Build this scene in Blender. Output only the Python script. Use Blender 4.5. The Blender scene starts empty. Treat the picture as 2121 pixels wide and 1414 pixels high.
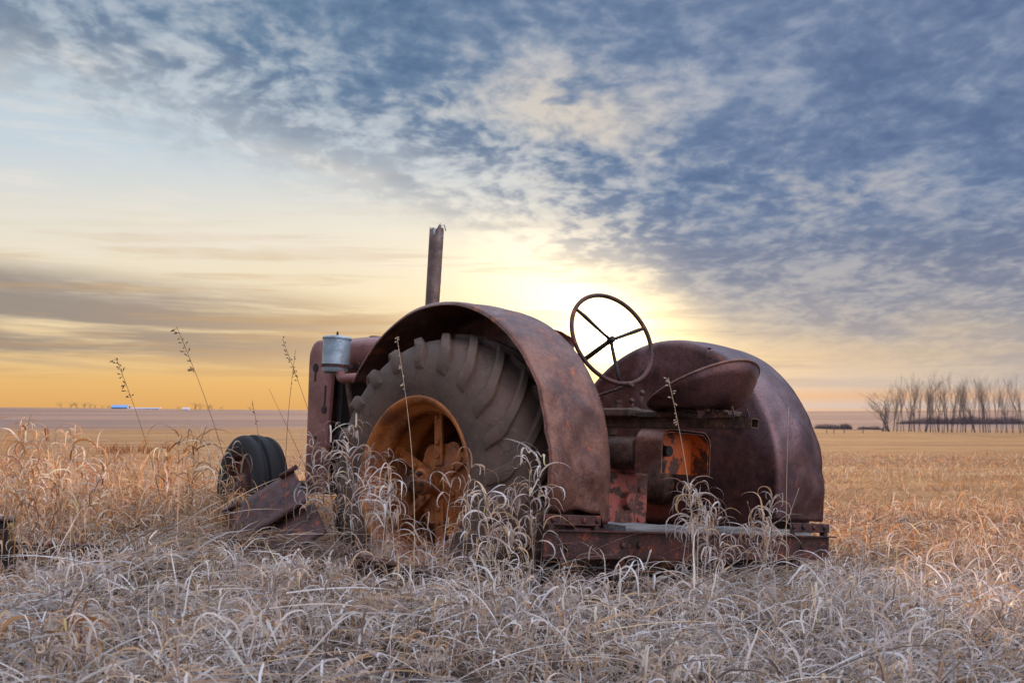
import bpy, math, random
import numpy as np
from mathutils import Matrix, Vector
GRASS = True
PI = math.pi
R_ = math.radians
scene = bpy.context.scene
COL = scene.collection

# ------------------------------------------------------------ camera
CH = 1.08                      # height of the camera
cam = bpy.data.cameras.new('camera')
co = bpy.data.objects.new('camera', cam); COL.objects.link(co)
cam.sensor_width = 36.0; cam.lens = 2919.8/2121*36.0
cam.clip_start = .05; cam.clip_end = 20000
co.location = (0, 0, CH); co.rotation_euler = (R_(90)+math.atan((853-707)/2919.8), 0, 0)
cam.dof.use_dof = True; cam.dof.focus_distance = 7.3; cam.dof.aperture_fstop = 7.1
scene.camera = co

# ------------------------------------------------------------ node helper
class NT:
    def __init__(s, tree): s.t = tree; s.n = tree.nodes; s.l = tree.links
    def put(s, inp, v):
        if isinstance(v, bpy.types.NodeSocket): s.l.new(v, inp)
        elif v is not None:
            try: inp.default_value = v
            except Exception: inp.default_value = (v, v, v)
    def node(s, typ, outp=0, **kw):
        n = s.n.new(typ); ins = kw.pop('ins', {})
        for k, v in kw.items(): setattr(n, k, v)
        for k, v in ins.items(): s.put(n.inputs[k], v)
        return n.outputs[outp] if outp is not None else n
    def m(s, op, a, b=None, c=None, clamp=False):
        n = s.n.new('ShaderNodeMath'); n.operation = op; n.use_clamp = clamp
        s.put(n.inputs[0], a)
        if b is not None: s.put(n.inputs[1], b)
        if c is not None: s.put(n.inputs[2], c)
        return n.outputs[0]
    def add(s, a, b): return s.m('ADD', a, b)
    def sub(s, a, b): return s.m('SUBTRACT', a, b)
    def mul(s, a, b): return s.m('MULTIPLY', a, b)
    def ss(s, v, lo, hi):        # smoothstep
        n = s.n.new('ShaderNodeMapRange'); n.interpolation_type = 'SMOOTHSTEP'
        s.put(n.inputs[0], v); s.put(n.inputs[1], lo); s.put(n.inputs[2], hi)
        n.inputs[3].default_value = 0; n.inputs[4].default_value = 1
        return n.outputs[0]
    def mix(s, f, a, b, mode='MIX'):
        n = s.n.new('ShaderNodeMix'); n.data_type = 'RGBA'; n.blend_type = mode; n.clamp_factor = True
        s.put(n.inputs[0], f)
        for i, v in ((6, a), (7, b)):
            if isinstance(v, (tuple, list)) and len(v) == 3: v = (*v, 1)
            s.put(n.inputs[i], v)
        return n.outputs[2]
    def ramp(s, f, stops, interp='LINEAR'):
        n = s.n.new('ShaderNodeValToRGB'); n.color_ramp.interpolation = interp
        e = n.color_ramp.elements
        while len(e) < len(stops): e.new(.5)
        for i, (p, c) in enumerate(stops):
            e[i].position = p
            if not isinstance(c, (tuple, list)): c = (c, c, c)
            e[i].color = (*c, 1)
        s.put(n.inputs[0], f)
        return n.outputs[0]
    def noise(s, vec, scale, detail=4, rough=.55, dist=0, outp=0, lac=2.0):
        n = s.n.new('ShaderNodeTexNoise')
        s.put(n.inputs['Vector'], vec); n.inputs['Scale'].default_value = scale
        n.inputs['Detail'].default_value = detail; n.inputs['Roughness'].default_value = rough
        n.inputs['Distortion'].default_value = dist; n.inputs['Lacunarity'].default_value = lac
        return n.outputs[outp]
    def xyz(s, x, y, z):
        n = s.n.new('ShaderNodeCombineXYZ')
        s.put(n.inputs[0], x); s.put(n.inputs[1], y); s.put(n.inputs[2], z)
        return n.outputs[0]

def srgb(r, g, b, k=1.0):
    f = lambda c: ((c/255+.055)/1.055)**2.4 if c > 10 else c/255/12.92
    return (f(r)*k, f(g)*k, f(b)*k)

# ------------------------------------------------------------ world: evening sky with clouds
SUN_AZ, SUN_EL = 3.8, 3.1       # degrees, clockwise from +Y, above the horizon
world = bpy.data.worlds.new('World'); scene.world = world; world.use_nodes = True
wt = world.node_tree; wt.nodes.clear(); W = NT(wt)
gen = W.node('ShaderNodeTexCoord', 'Generated')
nrm = W.node('ShaderNodeVectorMath', 0, operation='NORMALIZE', ins={0: gen})
sx = W.node('ShaderNodeSeparateXYZ', None, ins={0: nrm})
X, Y, Z = sx.outputs
az = W.mul(W.m('ARCTAN2', X, Y), 180/PI)
el = W.mul(W.m('ARCSINE', Z), 180/PI)
zz = W.m('MAXIMUM', Z, 0.0)
den = W.add(zz, .16)
cx = W.m('DIVIDE', X, den); cy = W.m('DIVIDE', Y, den)
plane = W.xyz(cx, cy, 0.0)
# streak space: much longer in azimuth than in elevation, tilted a little
sv = W.xyz(W.mul(az, .10), W.mul(W.add(el, W.mul(az, .035)), 1.0), 3.0)
w1 = W.noise(W.xyz(W.mul(az, .08), W.mul(el, .22), 0.0), 1.0, 4, .6)
w1c = W.sub(w1, .5)
edge = W.mul(W.ramp(W.m('DIVIDE', W.add(az, 20.0), 40.0),
      [(0, .67), (.12, .62), (.33, .47), (.50, .39), (.62, .265), (.72, .160), (.85, .135), (1, .095)]), 20.0)
dk = W.add(W.sub(el, edge), W.mul(w1c, 4.8))
deck = W.ss(dk, -2.2, 2.4)
# clear strip seen under the deck, left side and right side
tl = W.m('DIVIDE', el, 18.0)
clearL = W.ramp(tl, [(0, srgb(220, 166, 100)), (.07, srgb(230, 184, 116)), (.14, srgb(236, 206, 156)), (.24, srgb(240, 222, 186)),
                     (.42, srgb(228, 223, 210)), (.58, srgb(196, 210, 220)), (.78, srgb(190, 204, 214)), (1, srgb(170, 190, 210))])
clearR = W.ramp(tl, [(0, srgb(216, 170, 132)), (.012, srgb(200, 184, 178)), (.035, srgb(216, 174, 140)), (.06, srgb(206, 190, 176)), (.12, srgb(222, 194, 156)), (.2, srgb(230, 202, 158)),
                     (.4, srgb(230, 218, 196)), (1, srgb(190, 200, 210))])
clear = W.mix(W.ss(az, 2.0, 14.0), clearL, clearR)
# left stratus bank
bankn = W.noise(W.xyz(W.mul(az, .075), W.add(el, W.mul(az, .025)), 7.0), 1.05, 7, .62, .25)
bandv = W.ss(el, 1.3, 2.6); bandt = W.sub(1.0, W.ss(W.add(el, W.mul(W.add(az, 20.0), .10)), 5.0, 6.4))
bandh = W.sub(1.0, W.ss(az, -9.0, 2.0))
bank = W.mul(W.mul(W.mul(bandv, bandt), bandh), W.ss(bankn, .30, .52))
bankc = W.mix(W.ss(az, -19.0, -4.0), srgb(142, 132, 128), srgb(188, 162, 134))
sky = W.mix(W.mul(bank, .92), clear, bankc)
# thin streaks everywhere low down
st = W.noise(W.xyz(W.mul(az, .05), el, 11.0), 1.7, 5, .6, .2)
lowm = W.mul(W.ss(el, .3, 1.6), W.sub(1.0, W.ss(el, 5.0, 9.0)))
sky = W.mix(W.mul(W.mul(lowm, W.ss(st, .50, .66)), .42), sky, W.mix(W.ss(az, -4.0, 12.0), srgb(196, 160, 116), srgb(172, 160, 160)))
wisp = W.noise(W.xyz(W.mul(az, .10), W.add(W.mul(el, .55), W.mul(az, .05)), 2.0), 1.1, 7, .62, .4)
sky = W.mix(W.mul(W.ss(el, 3.0, 7.0), W.mul(W.ss(wisp, .46, .70), .55)), sky, srgb(238, 228, 214))
# the altocumulus deck
pw = W.node('ShaderNodeVectorMath', 0, operation='ADD', ins={0: plane,
      1: W.node('ShaderNodeVectorMath', 0, operation='SCALE', ins={0: W.noise(plane, 3.0, 3, .5, 0, 1), 3: .12})})
pw = W.node('ShaderNodeMapping', 0, ins={0: pw, 2: (0, 0, R_(-18)), 3: (1.0, .62, 1.0)})
cells = W.noise(pw, 22.0, 5, .55, 0)
mid = W.noise(pw, 7.0, 4, .5, .1)
big = W.noise(pw, 2.1, 4, .55, .2)
def bump_(a0, s0, e0, s1):      # soft region in azimuth and elevation
    q = W.add(W.m('POWER', W.m('DIVIDE', W.sub(az, a0), s0), 2.0), W.m('POWER', W.m('DIVIDE', W.sub(el, e0), s1), 2.0))
    return W.m('EXPONENT', W.mul(q, -1.0))
litreg = W.add(bump_(1.5, 5.5, 11.5, 2.6), W.mul(bump_(12.5, 5.0, 8.8, 1.6), .8))
dkreg = W.add(bump_(17.0, 8.0, 12.5, 4.0), W.mul(bump_(-3.0, 9.0, 15.5, 1.7), .5))
mott = W.add(W.add(W.mul(cells, .34), W.mul(mid, .36)), W.mul(big, .30))
mott = W.add(mott, W.add(W.mul(litreg, .045), W.mul(dkreg, -.035)))
dcol = W.mix(W.ss(az, -14.0, 12.0), srgb(82, 110, 142), srgb(92, 112, 148))
dmid = W.mix(W.ss(az, -14.0, 14.0), srgb(118, 142, 168), srgb(118, 136, 166))
dlit = W.mix(W.ss(az, -10.0, 12.0), srgb(196, 198, 202), srgb(184, 188, 198))
dlit = W.mix(litreg, dlit, srgb(214, 204, 192))
dc = W.mix(W.ss(mott, .35, .55), dcol, dmid)
dc = W.mix(W.mul(W.ss(mott, .46, .68), W.sub(W.add(.92, W.mul(litreg, .2)), W.mul(W.ss(az, 2.0, 14.0), .35))), dc, dlit)
# lower part of the deck is thin, mauve-grey and warm
low = W.sub(1.0, W.ss(W.sub(el, W.mul(az, .02)), 3.6, 9.0))
lowc = W.mix(W.ss(mott, .42, .60), srgb(128, 132, 150), srgb(174, 170, 172))
dc = W.mix(W.mul(low, .85), dc, lowc)
dc = W.mix(W.mul(W.sub(1.0, W.ss(dk, -.5, 4.0)), .35), dc, srgb(196, 190, 186))
# deck thins out towards its edge so the clear sky shows between cells
thin = W.mul(W.mul(W.sub(1.0, W.ss(dk, 0.0, 6.0)), W.ss(mott, .47, .60)), W.sub(1.0, W.mul(W.ss(az, 3.0, 9.0), .85)))
deckm = W.mul(deck, W.sub(1.0, W.mul(thin, .80)))
sky = W.mix(deckm, sky, dc)
# overhead and behind, out of view: bright sky added to light grass and tractor
sky = W.mix(W.ss(el, 19.0, 34.0), sky, W.mix(W.ss(big, .4, .6), (.74, .98, 1.50), (1.85, 1.98, 2.30)))
behind = W.ss(W.mul(Y, -1.0), -.35, .4)
bcol = W.mix(W.ss(big, .42, .6), (.74, .82, 1.10), (1.38, 1.28, 1.32))
bcol = W.mix(1.0, bcol, W.mix(W.ss(X, -.5, .6), (.48, .50, .56), (1.9, 1.85, 1.85)), 'MULTIPLY')    # unseen sky set brighter right, darker left, to shape the light
sky = W.mix(W.mul(behind, .85), sky, bcol)
# light round the sun
sd = (math.sin(R_(SUN_AZ))*math.cos(R_(SUN_EL)), math.cos(R_(SUN_AZ))*math.cos(R_(SUN_EL)), math.sin(R_(SUN_EL)))
dot = W.node('ShaderNodeVectorMath', 'Value', operation='DOT_PRODUCT', ins={0: nrm, 1: sd})
ang = W.mul(W.m('ARCCOSINE', W.m('MINIMUM', dot, .9999999)), 180/PI)
def glow(sa, se, skew=0.0, da=0.0, de=0.0):
    a = W.sub(az, SUN_AZ+da); e = W.add(W.sub(el, SUN_EL+de), W.mul(a, skew))
    q = W.add(W.m('POWER', W.m('DIVIDE', a, sa), 2.0), W.m('POWER', W.m('DIVIDE', e, se), 2.0))
    return W.m('EXPONENT', W.mul(q, -1.0))
veil = W.sub(1.0, W.mul(deckm, .80))
veil2 = W.sub(1.0, W.mul(W.ss(st, .48, .62), .55))
def addc(base, f, c):
    return W.mix(1.0, base, W.mix(f, (0, 0, 0), c), 'ADD')
sky = addc(sky, W.mul(W.mul(glow(9.0, 3.6, .30), veil), veil2), (.20, .165, .10))
sky = addc(sky, W.mul(W.mul(glow(3.7, 2.5, .42, -.4, .4), W.add(W.mul(veil, .85), .15)), W.add(W.mul(veil2, .7), .3)), (1.15, .90, .50))
sky = addc(sky, glow(2.0, 1.35), (1.3, .85, .22))
sky = addc(sky, glow(1.0, .8), (3, 2.4, 1.4))
sky = addc(sky, glow(.35, .35), (12, 10, 7))
nish = W.node('ShaderNodeTexSky', 0, sky_type='NISHITA', sun_disc=False, sun_elevation=R_(SUN_EL),
              sun_rotation=R_(SUN_AZ), air_density=1.0, dust_density=1.5, ozone_density=1.5)
nish = W.mix(W.mul(W.sub(1.0, deckm), .06), (0, 0, 0), nish)      # what the cloud lets through
b1 = W.node('ShaderNodeBackground', 0, ins={'Color': sky, 'Strength': 1.0})
b2 = W.node('ShaderNodeBackground', 0, ins={'Color': nish, 'Strength': 0.05})
W.l.new(W.node('ShaderNodeAddShader', 0, ins={0: b1, 1: b2}), W.node('ShaderNodeOutputWorld', None).inputs[0])

# ------------------------------------------------------------ sun
sl = bpy.data.lights.new('sun', 'SUN'); sl.energy = 5.0; sl.angle = R_(.6); sl.color = (1, .60, .27)
so = bpy.data.objects.new('sun', sl); COL.objects.link(so)
so.rotation_euler = Vector(sd).to_track_quat('Z', 'Y').to_euler()
vs = scene.view_settings
scene.display_settings.display_device = 'sRGB'
vs.view_transform = 'Standard'; vs.look = 'None'; vs.exposure = 0.0; vs.gamma = 1.0; vs.use_curve_mapping = False

# ------------------------------------------------------------ mesh helpers
class MB:
    def __init__(s): s.v = []; s.f = []; s.sm = []
    def add(s, vs_, fs, smooth=False):
        b = len(s.v); s.v += [tuple(map(float, p)) for p in vs_]
        s.f += [tuple(b+i for i in f) for f in fs]; s.sm += [smooth]*len(fs)
        return s
    def grid(s, P, smooth=True, closeu=False, closev=False):     # P[i][j]
        n, m_ = len(P), len(P[0]); b = len(s.v)
        for row in P: s.v += [tuple(map(float, p)) for p in row]
        for i in range(n-(0 if closeu else 1)):
            for j in range(m_-(0 if closev else 1)):
                a = i; c = (i+1) % n; d = j; e = (j+1) % m_
                s.f.append((b+a*m_+d, b+a*m_+e, b+c*m_+e, b+c*m_+d)); s.sm.append(smooth)
        return s
    def box(s, c, d, rot=None, bev=0.0):
        hx, hy, hz = d[0]/2, d[1]/2, d[2]/2; b = min(bev, hx*.9, hy*.9, hz*.9)
        pts = []; fs = []
        if b <= 0:
            pts = [(x, y, z) for x in (-hx, hx) for y in (-hy, hy) for z in (-hz, hz)]
            fs = [(0, 1, 3, 2), (4, 6, 7, 5), (0, 4, 5, 1), (2, 3, 7, 6), (0, 2, 6, 4), (1, 5, 7, 3)]
        else:
            idx = {}
            for sx_ in (-1, 1):
                for sy in (-1, 1):
                    for sz in (-1, 1):
                        for k in range(3):
                            p = [sx_*(hx-b), sy*(hy-b), sz*(hz-b)]; p[k] = (sx_*hx, sy*hy, sz*hz)[k]
                            idx[(sx_, sy, sz, k)] = len(pts); pts.append(tuple(p))
            for k in range(3):
                o = [i for i in range(3) if i != k]
                for sg in (-1, 1):
                    q = []
                    for a, bb in ((-1, -1), (1, -1), (1, 1), (-1, 1)):
                        t = [0, 0, 0]; t[k] = sg; t[o[0]] = a; t[o[1]] = bb; q.append(idx[(*t, k)])
                    fs.append(tuple(q))
            for k in range(3):           # edges along axis k
                o = [i for i in range(3) if i != k]
                for a in (-1, 1):
                    for bb in (-1, 1):
                        q = []
                        for e, kk in ((-1, o[0]), (1, o[0]), (1, o[1]), (-1, o[1])):
                            t = [0, 0, 0]; t[k] = e; t[o[0]] = a; t[o[1]] = bb; q.append(idx[(*t, kk)])
                        fs.append(tuple(q))
            for sx_ in (-1, 1):
                for sy in (-1, 1):
                    for sz in (-1, 1): fs.append(tuple(idx[(sx_, sy, sz, k)] for k in range(3)))
        M_ = rot if rot is not None else Matrix.Identity(3)
        pts = [tuple((M_ @ Vector(p)) + Vector(c)) for p in pts]
        return s.add(pts, fs, False)
    def tube(s, path, r, n=12, cap=True, smooth=True):
        path = [Vector(p) for p in path]; rings = []
        prev = None
        for i, p in enumerate(path):
            t = (path[min(i+1, len(path)-1)]-path[max(i-1, 0)]).normalized()
            if prev is None:
                u = t.cross(Vector((0, 0, 1)));
                if u.length < .1: u = t.cross(Vector((1, 0, 0)))
            else: u = prev-t*prev.dot(t)
            u.normalize(); prev = u; w = t.cross(u)
            rr = r[i] if isinstance(r, (list, tuple)) else r
            rings.append([p+(u*math.cos(a)+w*math.sin(a))*rr for a in [2*PI*k/n for k in range(n)]])
        b = len(s.v); s.grid(rings, smooth, closev=True)
        if cap:
            s.f.append(tuple(b+k for k in range(n))[::-1]); s.sm.append(False)
            e = b+(len(path)-1)*n
            s.f.append(tuple(e+k for k in range(n))); s.sm.append(False)
        return s
    def lathe(s, prof, n=48, axis='y', c=(0, 0, 0), a0=0, a1=2*PI, smooth=True):   # prof: (r, h)
        full = abs(a1-a0-2*PI) < 1e-6
        N = n if full else n+1; G = []
        for k in range(N):
            a = a0+(a1-a0)*k/n; row = []
            for r, h in prof:
                if axis == 'y': p = (r*math.cos(a), h, r*math.sin(a))
                elif axis == 'z': p = (r*math.cos(a), r*math.sin(a), h)
                else: p = (h, r*math.cos(a), r*math.sin(a))
                row.append((p[0]+c[0], p[1]+c[1], p[2]+c[2]))
            G.append(row)
        return s.grid(G, smooth, closeu=full)
    def bolt(s, c, axis, r=.012, h=.010):
        a = Vector(axis).normalized(); p = Vector(c)
        return s.tube([p-a*.004, p+a*h*.6, p+a*h], [r, r, r*.6], 8)
    def xform(s, M_):
        s.v = [tuple(M_ @ Vector(p)) for p in s.v]; return s
    def build(s, name, mat, parent=None, autosmooth=None, solid=0, wiggle=None):
        me = bpy.data.meshes.new(name)
        me.from_pydata(s.v, [], s.f); me.polygons.foreach_set('use_smooth', s.sm)
        me.validate(); me.update()
        me.materials.append(mat)
        o = bpy.data.objects.new(name, me); COL.objects.link(o)
        if parent is not None: o.parent = parent
        if solid:
            md = o.modifiers.new('thickness', 'SOLIDIFY'); md.thickness = solid; md.offset = 0
        if autosmooth is not None:
            import bmesh
            bm = bmesh.new(); bm.from_mesh(me)
            bmesh.ops.recalc_face_normals(bm, faces=bm.faces[:])
            for e in bm.edges:
                if len(e.link_faces) == 2 and e.calc_face_angle(0) > R_(autosmooth): e.smooth = False
            for f in bm.faces: f.smooth = True
            bm.to_mesh(me); bm.free()
        return o

def tag(o, label=None, cat=None, group=None, kind=None):
    if label: o['label'] = label
    if cat: o['category'] = cat
    if group: o['group'] = group
    if kind: o['kind'] = kind
    return o
def empty(name, M_=None, loc=(0, 0, 0)):
    o = bpy.data.objects.new(name, None); COL.objects.link(o); o.empty_display_size = .2
    if M_ is not None: o.matrix_world = M_
    else: o.location = loc
    return o

# value noise for vertices
def vnoise(x, y, seed=0):
    x = np.asarray(x, float); y = np.asarray(y, float)
    xi = np.floor(x).astype(np.int64); yi = np.floor(y).astype(np.int64)
    fx = x-xi; fy = y-yi; fx = fx*fx*(3-2*fx); fy = fy*fy*(3-2*fy)
    def h(a, b):
        n = (a*374761393+b*668265263+seed*1442695041) & 0x7fffffff
        n = ((n ^ (n >> 13))*1274126177) & 0x7fffffff
        return ((n ^ (n >> 16)) & 0xffff)/65535.0
    return (h(xi, yi)*(1-fx)+h(xi+1, yi)*fx)*(1-fy)+(h(xi, yi+1)*(1-fx)+h(xi+1, yi+1)*fx)*fy
def fbm(x, y, seed=0, o=3):
    s = 0; a = 1; t = 0
    for k in range(o):
        s = s+a*vnoise(x*2**k, y*2**k, seed+k); t += a; a *= .5
    return s/t
def sstep(a, b, x):
    t = np.clip((np.asarray(x, float)-a)/(b-a), 0, 1); return t*t*(3-2*t)

# ------------------------------------------------------------ materials
def new_mat(name):
    m_ = bpy.data.materials.new(name); m_.use_nodes = True; m_.node_tree.nodes.clear()
    return m_, NT(m_.node_tree)
def finish(N, sh): N.l.new(sh, N.node('ShaderNodeOutputMaterial', None).inputs[0])

def metal_mat(name, base, dark, stain, rough=.55, metallic=.25, scale=1.0, stain_amt=.5, bump=.25, paint=None, paint_amt=0.0, light=None):
    m_, N = new_mat(name)
    oc = N.node('ShaderNodeTexCoord', 'Object')
    n1 = N.noise(oc, 3.2*scale, 8, .62, .3); n2 = N.noise(oc, 9*scale, 8, .65, .2); n3 = N.noise(oc, 60*scale, 5, .7)
    c = N.mix(N.ss(N.add(N.mul(n1, .7), N.mul(N.noise(oc, 22*scale, 6, .7), .3)), .40, .60), base, dark)
    c = N.mix(N.mul(N.ss(n2, .56, .66), stain_amt), c, stain)
    scr = N.noise(N.node('ShaderNodeMapping', 0, ins={0: oc, 2: (.4, .3, .2), 3: (42*scale, 42*scale, 2.2*scale)}), 1.0, 3, .5, .6)
    c = N.mix(N.mul(N.mul(N.ss(scr, .66, .70), N.ss(n1, .48, .6)), .6), c, stain)
    streak = N.noise(N.node('ShaderNodeMapping', 0, ins={0: oc, 3: (14*scale, 14*scale, 1.6*scale)}), 1.0, 6, .6)
    c = N.mix(N.mul(N.ss(streak, .52, .72), .35), c, dark)
    if light: c = N.mix(N.mul(N.ss(N.noise(oc, 2.1*scale, 6, .6, .6), .50, .70), .6), c, light)
    if paint: 
        pn = N.add(N.mul(N.noise(oc, 5.0*scale, 9, .68, .5), .7), N.mul(n2, .3))
        c = N.mix(N.ss(pn, .56-paint_amt*.16, .585-paint_amt*.16), c, paint)
    c = N.mix(N.mul(N.ss(n3, .52, .62), .55), c, dark)
    c = N.mix(N.mul(N.ss(N.noise(oc, 150*scale, 3, .6), .60, .66), .5), c, tuple(v*.45 for v in dark))
    bs = N.node('ShaderNodeBump', 0, ins={'Strength': bump, 'Distance': .01,
              'Height': N.add(N.add(N.mul(n3, .35), N.mul(n2, .8)), N.mul(n1, 4.0))})
    p = N.node('ShaderNodeBsdfPrincipled', 0, ins={'Base Color': c, 'Roughness': N.add(rough-.12, N.mul(n2, .3)), 'Metallic': metallic, 'Normal': bs})
    finish(N, p); return m_
M = {}
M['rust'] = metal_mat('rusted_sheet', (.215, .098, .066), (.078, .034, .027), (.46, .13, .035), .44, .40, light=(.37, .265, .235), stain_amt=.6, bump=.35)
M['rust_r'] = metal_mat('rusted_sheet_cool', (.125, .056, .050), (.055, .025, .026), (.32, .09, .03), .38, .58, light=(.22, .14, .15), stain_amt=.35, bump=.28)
M['rust_dark'] = metal_mat('dark_rusted_steel', (.095, .034, .028), (.032, .016, .015), (.34, .07, .025), .52, .3, 2.2, stain_amt=.75, bump=.5)
M['frame'] = metal_mat('grimy_iron', (.11, .055, .035), (.03, .018, .013), (.26, .11, .035), .55, .3, 2.5, stain_amt=.6, bump=.5)
M['housing'] = metal_mat('painted_housing', (.17, .08, .055), (.04, .024, .02), (.32, .09, .03), .55, .1, 1.6, paint=(.42, .12, .09), paint_amt=.35, bump=.4)
M['orange'] = metal_mat('orange_paint', (.58, .115, .015), (.42, .085, .015), (.50, .16, .04), .5, .0, 1.3, stain_amt=.4, paint=(.05, .022, .015), paint_amt=.50)
M['rim'] = metal_mat('faded_orange_rim', (.44, .14, .025), (.17, .055, .02), (.34, .17, .055), .5, .1, 1.8, stain_amt=.7, bump=.4)
M['hood'] = metal_mat('faded_red_sheet', (.27, .11, .095), (.16, .065, .055), (.38, .15, .09), .45, .15, 1.5, light=(.38, .22, .19))
M['pipe'] = metal_mat('weathered_pipe', (.20, .14, .12), (.11, .075, .065), (.30, .15, .08), .45, .45, 3.0, light=(.44, .38, .38))
M['black'] = metal_mat('black_iron', (.018, .012, .010), (.008, .006, .006), (.06, .025, .012), .6, .2, 2)
M['tin'] = metal_mat('pale_tin', (.36, .47, .54), (.25, .33, .38), (.20, .14, .10), .38, .55, 1.8, stain_amt=.5, light=(.48, .58, .64))
def tyre_mat(name, c1, c2, dirt, rough):
    m_, N = new_mat(name); oc = N.node('ShaderNodeTexCoord', 'Object')
    n1 = N.noise(oc, 4, 8, .6, .3); n2 = N.noise(oc, 28, 6, .65)
    c = N.mix(N.ss(n1, .35, .65), c1, c2); c = N.mix(N.mul(N.ss(n2, .5, .75), .4), c, dirt)
    vor = N.node('ShaderNodeTexVoronoi', 'Distance', feature='DISTANCE_TO_EDGE', ins={'Vector': N.node('ShaderNodeVectorMath', 0, operation='ADD',
           ins={0: oc, 1: N.node('ShaderNodeVectorMath', 0, operation='SCALE', ins={0: N.noise(oc, 9, 4, .6, 0, 1), 3: .12})}), 'Scale': 11})
    crack = N.mul(N.sub(1.0, N.ss(vor, .0, .035)), N.ss(N.noise(oc, 3.3, 3), .50, .62))
    c = N.mix(N.mul(crack, .75), c, (.02, .016, .014))
    b = N.node('ShaderNodeBump', 0, ins={'Strength': .35, 'Distance': .01, 'Height': N.sub(N.add(N.mul(n2, .5), N.mul(n1, .6)), N.mul(crack, 1.0))})
    finish(N, N.node('ShaderNodeBsdfPrincipled', 0, ins={'Base Color': c, 'Roughness': rough, 'Normal': b})); return m_
M['tyre'] = tyre_mat('weathered_rubber', (.105, .062, .042), (.060, .037, .026), (.17, .115, .08), .78)
M['ftyre'] = tyre_mat('dark_rubber', (.008, .009, .010), (.006, .006, .007), (.012, .013, .015), .80)
def wood_mat():
    m_, N = new_mat('weathered_plank'); oc = N.node('ShaderNodeTexCoord', 'Object')
    g = N.noise(N.node('ShaderNodeMapping', 0, ins={0: oc, 3: (60, 3, 60)}), 1.0, 6, .6)
    c = N.mix(N.ss(g, .35, .65), (.26, .27, .27), (.10, .10, .10))
    b = N.node('ShaderNodeBump', 0, ins={'Strength': .6, 'Distance': .004, 'Height': g})
    finish(N, N.node('ShaderNodeBsdfPrincipled', 0, ins={'Base Color': c, 'Roughness': .85, 'Normal': b})); return m_
M['wood'] = wood_mat()
def plain(name, c, rough=.8, metallic=0, var=.3):
    m_, N = new_mat(name); oc = N.node('ShaderNodeTexCoord', 'Object')
    n = N.noise(oc, .8, 5, .6)
    cc = N.mix(n, tuple(a*(1-var) for a in c), tuple(min(1, a*(1+var)) for a in c))
    finish(N, N.node('ShaderNodeBsdfPrincipled', 0, ins={'Base Color': cc, 'Roughness': rough, 'Metallic': metallic})); return m_
def blade_mat(name, transl=.45):
    m_, N = new_mat(name)
    a = N.node('ShaderNodeAttribute', 'Color', attribute_name='tint')
    p = N.node('ShaderNodeBsdfPrincipled', 0, ins={'Base Color': a, 'Roughness': .55, 'Specular IOR Level': .35})
    t = N.node('ShaderNodeBsdfTranslucent', 0, ins={'Color': N.mix(.5, a, (.95, .62, .30), 'MULTIPLY')})
    finish(N, N.node('ShaderNodeMixShader', 0, ins={0: transl, 1: p, 2: t})); return m_
M['grass'] = blade_mat('dry_grass')
M['bark'] = plain('bare_bark', (.085, .070, .075), .9)
M['twig'] = plain('fine_twigs', (.12, .095, .09), .9)

# ------------------------------------------------------------ terrain
PROF = [(0, -.89), (9, -.89), (14, -1.02), (20, -1.25), (40, -1.45), (80, -2.0), (140, -2.65), (240, -3.4), (400, -4.3), (700, -4.6), (1200, -2.7), (2000, .9), (2600, 1.2), (3500, -12), (5000, -60)]
PROFL = [(0, -.89), (9, -.89), (14, -1.02), (20, -1.25), (40, -1.45), (80, -2.0), (140, -2.65), (240, -3.6), (400, -3.9), (700, -2.6), (1150, 1.1), (1500, 2.3), (2000, 1.0), (2600, -4), (5000, -60)]
def ground_z(x, y):
    x = np.asarray(x, float); y = np.asarray(y, float)
    r = np.hypot(x, y); azm = np.degrees(np.arctan2(x, y))
    a = np.interp(r, *zip(*PROF)); b = np.interp(r, *zip(*PROFL))
    w = sstep(4, -8, azm)
    z = a*(1-w)+b*w
    z = z+w*sstep(500, 1200, r)*sstep(-8, -22, azm)*2.6
    z = z+sstep(300, 1500, r)*(1-w)*sstep(8, 24, azm)*2.0*sstep(900, 2000, r)
    near = 1-sstep(11, 22, r)
    z = z-.045*np.clip(x, -2.5, 3)*near
    z = z+.10*near*sstep(-.4, -1.7, x)*sstep(5.3, 7.2, y)*(1-sstep(-1.7, -2.1, x)*(1-sstep(7.0, 7.8, y)))-.07*near*sstep(-1.6, -2.1, x)*(1-sstep(7.0, 8.0, y))
    z = z+near*(fbm(x*.8+9, y*.8, 5)-.5)*.16+(1-near)*sstep(20, 60, r)*(fbm(x*.02, y*.02, 8)-.5)*r*.004*(1-sstep(300, 900, r))
    return z+CH
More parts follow.
